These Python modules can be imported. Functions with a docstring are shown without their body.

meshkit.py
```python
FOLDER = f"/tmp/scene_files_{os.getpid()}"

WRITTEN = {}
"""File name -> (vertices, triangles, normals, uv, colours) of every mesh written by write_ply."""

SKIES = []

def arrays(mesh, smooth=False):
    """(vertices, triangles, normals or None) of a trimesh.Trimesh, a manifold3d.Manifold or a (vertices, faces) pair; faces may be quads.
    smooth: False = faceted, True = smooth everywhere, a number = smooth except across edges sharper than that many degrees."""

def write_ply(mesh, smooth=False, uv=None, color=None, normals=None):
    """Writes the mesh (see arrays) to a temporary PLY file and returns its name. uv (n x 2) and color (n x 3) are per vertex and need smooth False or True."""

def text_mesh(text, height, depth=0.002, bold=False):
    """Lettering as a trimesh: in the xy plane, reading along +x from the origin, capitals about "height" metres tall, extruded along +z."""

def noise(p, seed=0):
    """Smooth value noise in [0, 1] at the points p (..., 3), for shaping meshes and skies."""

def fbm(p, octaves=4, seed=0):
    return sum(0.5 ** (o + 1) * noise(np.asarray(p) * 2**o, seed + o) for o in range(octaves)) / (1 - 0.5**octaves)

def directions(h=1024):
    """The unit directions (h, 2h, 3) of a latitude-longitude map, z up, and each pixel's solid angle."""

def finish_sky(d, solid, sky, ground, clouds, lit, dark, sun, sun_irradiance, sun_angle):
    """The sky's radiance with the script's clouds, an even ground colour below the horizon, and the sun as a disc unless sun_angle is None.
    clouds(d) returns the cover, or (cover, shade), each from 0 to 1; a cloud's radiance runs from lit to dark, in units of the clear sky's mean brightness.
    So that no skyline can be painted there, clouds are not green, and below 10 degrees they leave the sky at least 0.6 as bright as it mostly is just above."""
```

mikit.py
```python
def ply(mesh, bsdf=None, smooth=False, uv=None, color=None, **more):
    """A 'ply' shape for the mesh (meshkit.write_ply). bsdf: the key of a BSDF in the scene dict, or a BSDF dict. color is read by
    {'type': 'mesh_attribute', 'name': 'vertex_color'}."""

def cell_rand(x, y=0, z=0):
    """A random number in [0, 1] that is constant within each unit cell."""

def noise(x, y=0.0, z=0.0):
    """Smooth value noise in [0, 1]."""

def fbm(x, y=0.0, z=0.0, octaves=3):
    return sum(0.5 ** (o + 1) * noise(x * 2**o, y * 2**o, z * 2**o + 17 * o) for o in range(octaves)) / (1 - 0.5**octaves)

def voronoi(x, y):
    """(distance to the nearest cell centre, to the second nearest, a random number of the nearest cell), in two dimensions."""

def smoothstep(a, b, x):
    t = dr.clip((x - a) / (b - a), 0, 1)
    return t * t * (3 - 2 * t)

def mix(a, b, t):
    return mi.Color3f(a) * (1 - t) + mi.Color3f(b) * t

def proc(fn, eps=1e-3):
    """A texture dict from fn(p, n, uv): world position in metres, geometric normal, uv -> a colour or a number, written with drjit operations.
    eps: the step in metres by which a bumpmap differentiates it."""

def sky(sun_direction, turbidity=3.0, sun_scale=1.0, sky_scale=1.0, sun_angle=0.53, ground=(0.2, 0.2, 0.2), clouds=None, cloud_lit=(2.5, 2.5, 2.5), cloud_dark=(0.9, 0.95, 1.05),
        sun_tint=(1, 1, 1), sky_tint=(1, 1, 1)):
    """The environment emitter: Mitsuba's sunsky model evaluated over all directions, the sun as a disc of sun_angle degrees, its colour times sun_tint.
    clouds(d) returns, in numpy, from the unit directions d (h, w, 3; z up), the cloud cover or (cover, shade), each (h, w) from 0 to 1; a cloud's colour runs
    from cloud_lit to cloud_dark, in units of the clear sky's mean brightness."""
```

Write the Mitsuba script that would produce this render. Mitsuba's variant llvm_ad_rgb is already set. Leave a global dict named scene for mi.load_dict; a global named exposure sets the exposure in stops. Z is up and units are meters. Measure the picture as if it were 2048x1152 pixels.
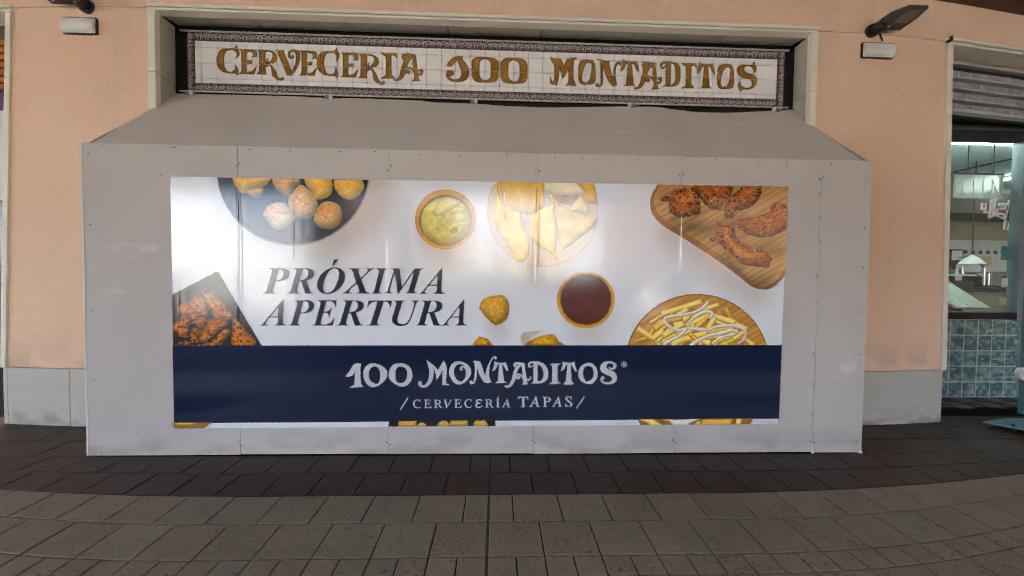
import math, random
import numpy as np, trimesh, shapely, drjit as dr, mitsuba as mi, mikit
from mikit import noise, fbm, voronoi, cell_rand, smoothstep, mix
from shapely.geometry import Polygon, MultiPolygon, box as sbox
from shapely import affinity, union_all
T = mi.ScalarTransform4f
scene, labels = {}, {}
rng = np.random.default_rng(7)

# ---------------------------------------------------------------- camera, sky, exposure
EYE = np.array([3.277, -3.380, 1.498]); YAW, PITCH, ROLL = 0.03719, -0.0310, 0.01196
_f = np.array([math.sin(YAW) * math.cos(PITCH), math.cos(YAW) * math.cos(PITCH), math.sin(PITCH)])
_r = np.array([math.cos(YAW), -math.sin(YAW), 0]); _u = np.cross(_r, _f)
_up = -math.sin(ROLL) * _r + math.cos(ROLL) * _u
scene['camera'] = {'type': 'perspective', 'fov': math.degrees(2 * math.atan(1024 / 820)), 'fov_axis': 'x', 'near_clip': 0.05, 'far_clip': 3000.0,
                   'to_world': T().look_at(origin=EYE.tolist(), target=(EYE + _f).tolist(), up=_up.tolist())}
def clouds(d):
    import meshkit
    p = d / np.maximum(d[..., 2:3] + 0.25, 0.05)
    c = meshkit.fbm(np.stack([p[..., 0] * 1.3, p[..., 1] * 1.3, 0 * p[..., 0]], -1), 5, seed=3)
    t = np.clip((c - 0.36) / 0.2, 0, 1)
    return 0.25 + 0.7 * t, 0.25 * np.clip((c - 0.5) / 0.3, 0, 1)
scene['sky'] = mikit.sky([-0.35, 0.62, 0.70], turbidity=3, clouds=clouds, cloud_lit=(3.4, 3.35, 3.3), sun_tint=(0.90, 0.98, 1.12))
exposure = 4.95
LAMP = 1.3
GLYPH = {
 'C': '196,305 187,287 167,275 137,269 98,269 76,266 56,260 39,249 21,227 8,199 2,176 0,142 4,112 12,90 25,70 48,48 67,36 94,29 124,26 182,26 191,20 202,0 213,28 215,54 211,73 198,93 182,104 185,84 182,70 175,56 163,45 143,38 116,40 97,52 85,68 72,102 69,135 71,178 79,216 91,240 109,252 137,257 156,258 173,253 182,246 195,228 199,213 197,196 187,171 204,182 216,195 224,215 225,237 219,258 205,282',
 'E': '6,247 20,231 23,222 25,52 22,25 16,16 0,0 31,3 150,2 164,44 172,83 141,44 127,31 111,25 72,24 74,106 125,109 130,130 130,139 74,136 75,228 119,226 127,224 133,219 138,206 139,196 137,185 128,168 146,175 176,177 179,208 174,228 168,236 159,242 141,246 33,243',
 'R': '95,302 25,298 0,305 16,294 25,283 27,211 24,93 17,78 0,63 91,60 87,87 85,143 96,138 112,138 115,142 115,146 102,158 115,156 130,149 142,130 152,63 156,50 163,41 180,29 189,18 212,9 216,5 246,0 265,8 267,23 257,33 248,33 237,25 237,20 239,17 251,19 245,16 231,19 216,31 201,55 188,92 176,114 160,136 142,155 136,161 119,168 92,170 119,173 158,172 175,180 188,190 200,210 205,232 201,249 192,267 169,286 134,298/86,290 128,289 145,283 158,272 163,257 159,234 145,206 131,189 111,182 100,182 105,190 108,205 117,216 116,219 101,211 93,199 85,194',
 'V': '141,245 128,229 123,211 126,187 138,172 148,167 163,165 172,167 179,177 182,189 177,198 170,200 163,198 159,192 158,185 147,190 142,203 142,212 149,222 159,231 171,238 178,239 185,236 198,227 202,219 205,198 203,143 197,109 190,95 158,41 86,223 84,233 86,249 39,242 17,242 0,246 13,234 24,214 115,0 165,0 166,8 197,48 221,91 235,131 244,174 245,199 241,219 233,239 221,251 205,258 179,259 159,255',
 'I': '0,269 6,254 15,243 51,227 53,76 52,46 48,33 40,27 18,17 1,0 35,5 113,6 135,8 135,24 115,35 111,41 109,48 105,122 105,237 124,241 144,234 152,225 161,206 166,225 165,235 161,245 147,265 52,259 22,262',
 'A': '184,272 150,283 129,284 101,278 92,271 85,263 80,249 84,234 91,227 109,219 81,136 66,66 56,42 39,25 25,18 0,14 7,1 27,0 51,3 74,13 93,30 104,45 113,62 122,87 132,80 148,75 163,78 171,91 171,98 166,108 152,113 144,112 135,105 130,109 134,123 160,126 175,122 186,115 206,86 211,82 214,57 213,34 204,18 188,0 236,7 269,7 254,29 247,60 269,61 277,64 287,72 299,96 298,114 291,126 283,129 258,123 253,114 256,106 267,103 280,110 280,100 275,90 266,82 245,79 240,142 219,275 201,272/135,133 143,167 161,211 182,234 194,233 205,118 192,131 171,139 159,140/143,255 153,249 138,241 131,246 124,258',
 '1': '89,252 65,236 21,193 12,176 9,155 56,154 111,222 140,158 155,114 159,83 152,55 144,43 134,32 114,22 83,20 55,27 41,38 34,55 41,62 57,59 69,63 79,75 81,91 76,101 68,108 44,115 20,110 7,99 2,89 0,76 4,53 11,38 21,24 34,13 49,6 70,2 137,0 171,5 203,24 215,36 225,52 232,70 235,89 236,109 229,138 216,166 172,220 160,243 175,259 103,256',
 '0': '0,186 2,79 7,51 19,31 43,8 68,1 86,0 184,1 229,6 243,11 255,20 268,40 274,57 277,79 278,159 274,204 264,224 254,236 240,245 222,252 195,255 108,257 70,256 47,251 32,244 20,235 10,224 4,211/79,88 78,188 82,207 95,223 112,233 132,237 155,235 174,227 188,214 195,203 199,173 199,76 197,63 192,48 184,37 175,28 163,22 150,19 130,20 116,25 103,34 87,51 84,57',
 'M': '12,292 7,269 7,254 13,244 34,220 42,199 46,150 47,97 44,58 36,36 21,35 13,55 6,92 0,41 7,13 69,1 82,37 87,62 92,103 95,158 100,182 121,116 129,69 152,97 167,121 186,176 194,108 194,52 189,30 166,2 206,6 269,0 269,15 251,49 244,72 242,99 242,194 244,237 247,254 255,266 268,278 275,291 209,276 184,266 171,255 161,243 141,199 120,250 103,275 19,275',
 'O': '0,129 2,69 5,42 12,23 28,7 41,2 59,0 127,5 145,8 160,15 174,30 179,47 180,74 175,186 170,212 163,228 153,242 140,252 118,259 81,259 43,251 21,239 7,220 3,205/58,185 69,206 79,217 92,224 106,228 119,226 130,220 137,210 140,197 139,173 129,89 123,61 115,46 104,34 91,25 71,20 58,22 47,29 40,38 36,51 37,81 42,119',
 'N': '189,186 186,126 191,82 168,139 142,220 138,248 141,262 146,273 133,266 117,265 87,269 45,284 31,285 7,280 23,278 33,275 44,266 51,256 55,61 52,28 46,16 34,13 26,16 29,25 28,32 24,38 14,40 8,36 1,24 0,15 4,7 22,0 49,3 63,14 71,30 74,49 76,75 75,220 100,138 130,72 144,49 168,23 195,7 228,24 219,38 221,48 207,110 205,145 208,191 215,216 228,241 237,249 244,250 240,243 242,234 249,230 256,230 261,235 266,245 263,256 249,265 240,266 230,263 220,255 208,242 198,222',
 'T': '24,271 14,218 1,171 1,158 4,148 19,156 32,168 57,225 78,230 62,11 30,0 156,5 140,13 126,127 117,229 135,234 167,169 176,158 195,149 176,224 162,259 123,248 75,246 51,253',
 'D': '16,258 3,243 0,225 9,203 21,194 30,193 36,195 43,202 51,217 50,221 45,222 32,206 27,209 22,218 20,230 26,242 35,250 43,252 59,245 64,30 42,16 30,0 55,19 86,12 128,13 166,20 184,29 198,41 208,58 214,78 216,102 217,146 214,197 209,217 200,233 188,247 173,257 143,266 108,269 42,269 27,266/134,249 149,238 160,214 166,164 166,91 161,66 151,46 139,33 116,23 111,254',
 'S': '177,318 171,298 157,287 133,283 80,284 54,281 24,268 12,258 4,246 0,233 1,219 8,199 21,179 35,168 81,144 123,140 142,134 157,122 164,111 168,97 169,84 166,71 152,54 131,44 98,43 75,49 53,67 43,83 38,111 22,88 17,68 23,43 46,0 59,19 70,26 93,30 139,31 166,39 196,61 206,73 213,87 217,105 218,132 215,149 203,168 192,177 178,184 162,189 119,195 99,203 85,216 76,238 76,248 78,258 88,268 105,272 146,272 160,265 171,250 181,224 181,204 196,210 203,216 208,231 211,250 210,264 201,289',
}
SIGN_TEXT = [('C', 0.433, 3.477), ('E', 0.653, 3.498), ('R', 0.828, 3.441), ('V', 1.014, 3.499), ('E', 1.25, 3.501), ('C', 1.426, 3.481), ('E', 1.665, 3.496), ('R', 1.841, 3.432), ('I', 2.069, 3.492), ('A', 2.198, 3.475), ('1', 2.733, 3.484), ('0', 2.994, 3.486), ('0', 3.291, 3.483), ('M', 3.806, 3.478), ('O', 4.103, 3.493), ('N', 4.284, 3.474), ('T', 4.545, 3.494), ('A', 4.687, 3.463), ('D', 4.962, 3.487), ('I', 5.19, 3.482), ('T', 5.356, 3.491), ('O', 5.576, 3.49), ('S', 5.784, 3.464)]
LOGO = [
 '2051,659 2058,655 2071,653 2086,655 2096,658 2106,664 2114,672 2129,696 2125,624 2120,585 2102,580 2093,573 2085,565 2117,564 2164,570 2194,570 2199,573 2185,581 2180,588 2177,598 2174,617 2171,680 2171,714 2173,741 2179,763 2141,765 2131,764 2122,760 2115,752 2107,741 2073,685',
 '2196,657 2201,638 2207,621 2216,606 2231,587 2247,575 2260,570 2273,568 2288,570 2312,579 2334,592 2347,602 2366,621 2379,640 2385,653 2389,675 2388,691 2384,707 2375,721 2364,733 2350,742 2326,754 2295,763 2273,767 2259,765 2245,761 2226,750 2214,739 2205,725 2199,710 2195,694 2194,676/2240,661 2240,686 2243,702 2251,721 2260,731 2276,739 2289,740 2300,737 2315,728 2322,718 2327,706 2330,691 2332,666 2331,640 2327,624 2322,610 2314,601 2304,596 2294,596 2277,603 2259,615 2251,624 2245,636 2242,648',
 '2401,655 2409,636 2418,624 2430,611 2452,595 2476,582 2492,576 2508,573 2523,574 2538,579 2552,588 2571,606 2581,621 2588,637 2592,654 2593,673 2591,691 2586,708 2574,731 2563,743 2550,754 2534,761 2507,767 2490,768 2464,765 2449,761 2435,753 2423,742 2413,728 2406,711 2401,694 2399,669/2454,667 2454,694 2459,716 2469,730 2479,737 2496,740 2515,736 2533,727 2542,718 2545,713 2549,700 2551,686 2548,655 2544,640 2538,627 2529,616 2520,608 2508,604 2488,603 2476,607 2466,614 2459,624 2456,636',
 '2708,798 2713,770 2724,733 2730,704 2730,674 2728,654 2723,636 2716,619 2709,605 2696,591 2686,587 2677,585 2667,595 2669,600 2670,607 2668,613 2663,618 2654,621 2644,617 2639,611 2637,603 2643,588 2648,581 2656,574 2664,569 2678,566 2687,565 2698,568 2711,574 2725,583 2737,594 2751,617 2762,645 2766,675 2767,727 2785,671 2787,654 2787,627 2805,648 2815,663 2827,688 2838,720 2837,678 2838,629 2834,588 2883,585 2891,587 2895,590 2885,597 2867,603 2873,688 2873,732 2869,751 2862,766 2854,780 2845,791 2813,732 2799,709 2781,737 2769,750 2756,760 2723,782',
 '2893,679 2898,660 2909,640 2923,619 2934,607 2951,595 2964,592 2978,592 3000,598 3014,605 3029,615 3050,637 3065,661 3071,678 3074,696 3072,714 3066,730 3056,745 3044,759 3029,769 3012,778 2986,785 2970,787 2955,786 2941,782 2928,774 2916,763 2906,749 2899,734 2894,719 2891,696/2932,695 2934,719 2939,733 2947,746 2957,755 2970,761 2981,763 2997,759 3010,751 3017,741 3006,747 2997,747 2989,744 2981,736 2977,722 2981,714 2990,708 2995,707 3002,709 3005,716 3004,720 3000,724 2990,726 2995,732 3006,733 3026,718 3030,699 3031,677 3025,653 3014,632 3004,622 2999,619 2988,617 2977,618 2966,624 2956,634 2943,652 2935,673',
 '3085,790 3097,775 3102,760 3104,724 3102,670 3099,647 3092,613 3078,624 3065,624 3059,615 3067,601 3076,596 3088,597 3099,604 3109,619 3114,633 3119,659 3121,691 3122,736 3129,706 3143,671 3161,638 3176,618 3187,610 3204,605 3215,605 3225,607 3245,615 3237,623 3231,634 3223,664 3221,702 3225,743 3229,760 3237,782 3247,800 3261,818 3263,806 3274,800 3284,806 3286,818 3273,831 3263,828 3248,818 3235,801 3214,760 3201,726 3195,698 3191,663 3179,693 3149,781 3121,789',
 '3266,789 3261,750 3246,703 3258,707 3269,714 3280,730 3291,752 3297,758 3303,760 3299,686 3294,622 3270,605 3309,604 3370,608 3347,623 3334,707 3329,760 3335,758 3341,752 3366,705 3382,707 3359,777 3328,774 3301,774 3284,778',
 '3507,617 3505,605 3501,600 3490,592 3543,594 3536,629 3549,626 3559,629 3566,635 3570,641 3572,646 3572,652 3563,663 3559,664 3556,660 3561,649 3557,644 3548,639 3534,642 3519,725 3514,775 3487,776 3452,781 3442,780 3434,777 3426,772 3421,765 3418,754 3421,746 3426,741 3433,737 3441,736 3431,718 3423,699 3411,646 3402,620 3391,601 3379,588 3368,583 3346,584 3348,579 3354,573 3364,568 3380,566 3397,573 3410,582 3424,601 3434,623 3443,647 3452,640 3466,636 3476,638 3481,644 3483,650 3482,656 3480,661 3473,666 3467,667 3462,666 3457,662 3453,656 3448,659 3462,672 3474,671 3486,661 3493,652 3502,630 3506,627/3493,728 3501,666 3487,681 3475,686 3467,686 3459,684 3448,677 3455,703 3464,723 3476,740 3489,750/3445,761 3461,764 3457,756 3446,748 3437,753',
 '3551,780 3543,769 3541,756 3545,742 3548,738 3554,735 3562,734 3570,736 3575,741 3581,750 3580,754 3576,756 3573,754 3566,747 3559,748 3557,759 3563,768 3566,771 3575,772 3589,767 3589,614 3575,606 3569,597 3589,602 3629,602 3656,605 3673,612 3688,622 3695,628 3705,644 3711,661 3713,680 3712,699 3707,719 3699,738 3686,755 3679,762 3663,774 3644,783 3626,787 3601,789 3567,787 3560,786/3641,754 3656,739 3667,716 3673,689 3673,670 3670,653 3667,645 3658,632 3652,627 3643,623 3624,618 3622,761',
 '3721,767 3732,758 3743,752 3745,713 3745,616 3732,609 3718,597 3761,597 3821,602 3794,620 3792,629 3790,665 3788,731 3791,755 3806,762 3813,770',
 '3833,788 3829,749 3823,728 3814,706 3825,709 3835,715 3846,729 3858,749 3864,755 3871,757 3859,615 3848,608 3836,596 3868,592 3886,592 3912,595 3935,600 3909,618 3899,759 3906,756 3912,749 3924,725 3937,705 3952,705 3937,750 3931,785 3906,779 3878,777 3852,780',
 '3964,663 3975,640 3986,628 3998,617 4020,605 4035,600 4057,598 4070,599 4082,603 4093,611 4108,627 4117,640 4124,661 4127,685 4125,702 4120,720 4112,737 4102,752 4090,764 4083,769 4067,775 4058,776 4039,776 4019,770 4003,762 3989,751 3977,737 3968,720 3965,711 3961,681/4002,689 4004,713 4009,726 4016,737 4025,745 4035,750 4053,750 4071,743 4080,735 4087,724 4092,709 4094,694 4093,670 4088,655 4076,638 4060,627 4035,618 4022,628 4015,639 4006,663',
 '4144,730 4147,718 4152,709 4165,695 4186,683 4237,661 4245,655 4250,644 4247,631 4235,620 4218,615 4205,614 4192,616 4180,620 4171,626 4165,633 4162,640 4162,645 4173,636 4184,641 4186,654 4173,665 4164,662 4159,660 4153,653 4149,640 4152,625 4162,612 4173,605 4187,600 4212,596 4231,597 4248,600 4264,606 4276,615 4281,620 4288,633 4291,647 4289,669 4282,684 4272,695 4259,705 4223,721 4207,731 4200,738 4197,745 4200,758 4209,769 4224,774 4240,772 4249,767 4255,760 4258,751 4259,742 4244,732 4233,740 4221,745 4218,738 4228,725 4236,721 4251,719 4263,722 4277,732 4284,746 4284,757 4283,763 4281,767 4272,776 4254,786 4231,791 4206,791 4183,787 4170,780 4154,764 4148,752',
 '4368,777 4362,784 4353,788 4344,789 4335,786 4328,780 4324,771 4323,762 4327,753 4333,746 4342,742 4351,741 4360,744 4367,751 4371,759 4371,768/4364,756 4359,751 4353,747 4345,747 4338,749 4333,754 4329,760 4329,768 4331,774 4336,780 4342,783 4349,784 4356,781 4362,777 4365,770 4366,763;4338,777 4339,753 4341,752 4343,753 4343,761 4345,761 4354,753 4357,753 4357,756 4351,762 4355,766 4354,773 4341,778/4343,772 4349,770 4349,768 4343,767',
]
SLOGAN = [
 '1396,1331 1406,1332 1415,1336 1421,1341 1426,1352 1468,1500 1470,1513 1468,1520 1460,1526 1448,1528 1448,1532 1555,1533 1578,1527 1593,1516 1601,1502 1602,1482 1595,1462 1583,1448 1566,1437 1548,1431 1520,1428 1492,1428 1490,1426 1472,1363 1470,1346 1475,1336 1492,1332 1492,1328 1396,1327/1494,1439 1496,1435 1515,1436 1528,1439 1540,1446 1550,1458 1558,1478 1560,1497 1556,1514 1546,1523 1539,1526 1527,1526 1521,1524 1517,1520 1513,1510',
 '1585,1333 1595,1334 1605,1338 1611,1343 1617,1354 1660,1503 1662,1515 1660,1522 1654,1528 1639,1531 1639,1535 1751,1535 1777,1529 1788,1523 1794,1518 1799,1510 1802,1499 1802,1486 1797,1470 1786,1458 1774,1449 1758,1442 1741,1438 1740,1434 1771,1348 1779,1340 1794,1337 1795,1331 1732,1331 1698,1430 1695,1433 1686,1433 1683,1430 1662,1353 1662,1347 1665,1341 1672,1337 1685,1334 1685,1330 1585,1329/1687,1443 1690,1441 1704,1441 1718,1443 1731,1449 1744,1461 1751,1473 1755,1488 1755,1510 1751,1518 1746,1524 1734,1529 1726,1530 1718,1529 1712,1525 1708,1516',
 '1825,1396 1826,1417 1830,1433 1837,1453 1848,1473 1864,1493 1879,1508 1899,1524 1913,1531 1928,1538 1947,1543 1970,1544 1990,1542 2013,1534 2023,1527 2031,1520 2041,1505 2047,1484 2047,1460 2044,1445 2036,1422 2024,1400 2006,1377 1987,1359 1966,1345 1949,1337 1920,1330 1890,1330 1870,1334 1851,1344 1837,1359 1829,1377/1871,1371 1873,1362 1879,1349 1890,1341 1900,1338 1915,1338 1931,1344 1944,1353 1960,1371 1973,1393 1983,1416 1993,1444 1999,1471 2000,1485 1999,1507 1993,1523 1986,1530 1972,1536 1963,1537 1950,1534 1932,1523 1911,1500 1895,1472 1879,1432 1872,1400',
 '2025,1338 2040,1341 2058,1353 2137,1428 2108,1516 2104,1522 2097,1530 2085,1534 2077,1535 2077,1539 2180,1540 2180,1536 2172,1536 2160,1531 2154,1523 2157,1507 2171,1466 2174,1464 2217,1502 2231,1521 2232,1528 2230,1532 2223,1536 2213,1536 2213,1540 2282,1541 2282,1537 2265,1531 2251,1521 2177,1451 2201,1382 2210,1361 2216,1352 2224,1345 2242,1341 2242,1336 2139,1335 2139,1340 2156,1344 2160,1348 2162,1354 2161,1363 2145,1411 2141,1415 2093,1372 2083,1359 2082,1349 2083,1346 2090,1342 2105,1339 2105,1335 2025,1334',
 '2255,1339 2263,1340 2272,1343 2277,1349 2282,1360 2319,1509 2320,1522 2319,1529 2311,1535 2300,1538 2300,1541 2387,1543 2387,1539 2378,1538 2370,1534 2362,1523 2322,1366 2322,1353 2324,1347 2332,1341 2342,1340 2342,1336 2255,1335',
 '2360,1343 2371,1344 2380,1348 2386,1354 2391,1361 2434,1510 2436,1526 2433,1532 2424,1537 2413,1539 2413,1543 2485,1544 2504,1402 2507,1400 2516,1411 2608,1545 2681,1546 2681,1542 2668,1541 2660,1537 2651,1525 2607,1373 2607,1356 2610,1352 2618,1348 2629,1346 2629,1342 2529,1341 2529,1345 2538,1346 2550,1351 2560,1366 2599,1505 2597,1509 2591,1502 2477,1336 2471,1336 2470,1339 2449,1498 2447,1501 2444,1500 2405,1363 2405,1357 2408,1351 2415,1347 2428,1344 2428,1340 2360,1340',
 '2648,1338 2648,1343 2662,1348 2672,1357 2825,1550 2831,1550 2825,1373 2827,1363 2832,1355 2842,1347 2854,1345 2854,1340 2761,1339 2761,1344 2776,1349 2785,1361 2788,1389 2788,1403 2786,1405 2721,1404 2697,1373 2689,1359 2690,1350 2699,1345 2708,1343 2708,1339/2732,1417 2734,1413 2788,1415 2791,1479 2791,1488 2786,1487',
 '1373,1068 1373,1073 1388,1078 1397,1087 1552,1279 1558,1279 1550,1103 1552,1093 1556,1085 1566,1077 1579,1075 1579,1070 1486,1069 1486,1074 1501,1079 1510,1091 1514,1118 1514,1132 1511,1134 1447,1134 1423,1103 1414,1089 1416,1080 1424,1075 1433,1074 1433,1069/1458,1147 1460,1143 1514,1145 1518,1208 1517,1218 1512,1216',
 '1595,1074 1604,1075 1614,1078 1619,1084 1625,1094 1667,1243 1669,1256 1667,1263 1658,1269 1646,1271 1646,1275 1754,1276 1777,1270 1793,1259 1800,1244 1802,1225 1794,1205 1783,1191 1765,1179 1747,1174 1719,1171 1691,1170 1689,1169 1671,1106 1669,1089 1674,1079 1691,1075 1691,1071 1595,1070/1693,1182 1695,1178 1714,1178 1727,1182 1739,1188 1750,1201 1757,1220 1759,1239 1755,1256 1745,1266 1738,1268 1726,1269 1720,1267 1716,1263 1711,1252',
 '1785,1075 1793,1076 1802,1080 1807,1085 1812,1096 1851,1245 1852,1257 1850,1264 1845,1270 1832,1273 1832,1277 1983,1279 1973,1223 1967,1223 1967,1234 1963,1249 1960,1255 1949,1265 1936,1270 1918,1272 1901,1270 1895,1264 1877,1194 1876,1186 1892,1185 1912,1190 1925,1199 1937,1219 1942,1219 1922,1137 1918,1136 1917,1159 1914,1166 1909,1172 1893,1177 1873,1177 1852,1093 1853,1085 1856,1082 1862,1080 1887,1080 1910,1085 1933,1098 1947,1114 1959,1133 1964,1133 1948,1073 1785,1072',
 '1976,1077 1986,1078 1996,1081 2002,1087 2008,1097 2052,1247 2054,1259 2052,1266 2046,1272 2031,1275 2031,1279 2146,1279 2173,1273 2185,1267 2191,1262 2196,1254 2199,1242 2199,1229 2193,1214 2183,1201 2170,1193 2153,1186 2136,1182 2135,1178 2167,1091 2176,1083 2192,1080 2192,1075 2127,1074 2092,1174 2089,1177 2079,1177 2076,1174 2055,1097 2055,1091 2058,1084 2065,1080 2079,1078 2079,1074 1976,1073/2080,1187 2083,1185 2098,1185 2113,1187 2126,1193 2139,1205 2146,1216 2151,1232 2150,1254 2146,1262 2141,1268 2129,1273 2120,1274 2112,1273 2106,1269 2102,1260',
 '2224,1075 2224,1079 2237,1081 2246,1085 2252,1090 2256,1098 2307,1267 2305,1272 2291,1272 2268,1264 2257,1258 2245,1247 2232,1227 2227,1227 2238,1279 2426,1281 2416,1225 2409,1225 2406,1245 2400,1255 2392,1264 2377,1271 2368,1272 2358,1271 2305,1099 2305,1092 2307,1087 2315,1083 2330,1080 2330,1076',
 '2426,1118 2426,1134 2429,1147 2460,1257 2460,1266 2458,1271 2448,1276 2437,1277 2437,1281 2535,1282 2535,1278 2521,1276 2514,1273 2507,1262 2473,1150 2468,1126 2470,1111 2475,1102 2481,1097 2496,1090 2510,1088 2532,1092 2545,1100 2562,1120 2574,1146 2600,1230 2605,1251 2605,1263 2601,1270 2591,1276 2579,1278 2579,1282 2644,1283 2644,1278 2631,1273 2622,1261 2580,1133 2569,1110 2551,1089 2537,1081 2514,1074 2491,1073 2469,1076 2449,1085 2437,1094 2430,1105',
 '2612,1082 2622,1082 2632,1086 2638,1091 2644,1102 2687,1251 2689,1263 2687,1270 2681,1276 2665,1279 2665,1283 2781,1283 2808,1277 2820,1271 2826,1266 2831,1258 2835,1247 2835,1234 2829,1218 2818,1206 2806,1197 2789,1190 2772,1186 2770,1182 2804,1096 2812,1088 2828,1085 2828,1079 2763,1079 2728,1178 2724,1181 2715,1181 2712,1178 2691,1102 2691,1096 2694,1089 2701,1085 2715,1082 2715,1078 2612,1078/2716,1191 2719,1189 2734,1189 2748,1192 2762,1197 2775,1209 2782,1221 2786,1236 2785,1258 2781,1266 2776,1272 2764,1277 2755,1278 2747,1277 2741,1273 2737,1264',
 '2831,1079 2831,1084 2845,1089 2855,1098 3006,1291 3012,1291 3007,1114 3008,1104 3013,1095 3023,1088 3035,1085 3035,1081 2943,1080 2943,1085 2958,1090 2967,1102 2970,1129 2970,1143 2967,1145 2904,1145 2880,1114 2872,1100 2873,1091 2882,1086 2891,1084 2891,1080/2914,1158 2916,1154 2970,1156 2973,1219 2972,1229 2967,1228',
 '1958,1609 1999,1612 1956,1559 1945,1560',
]
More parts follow.
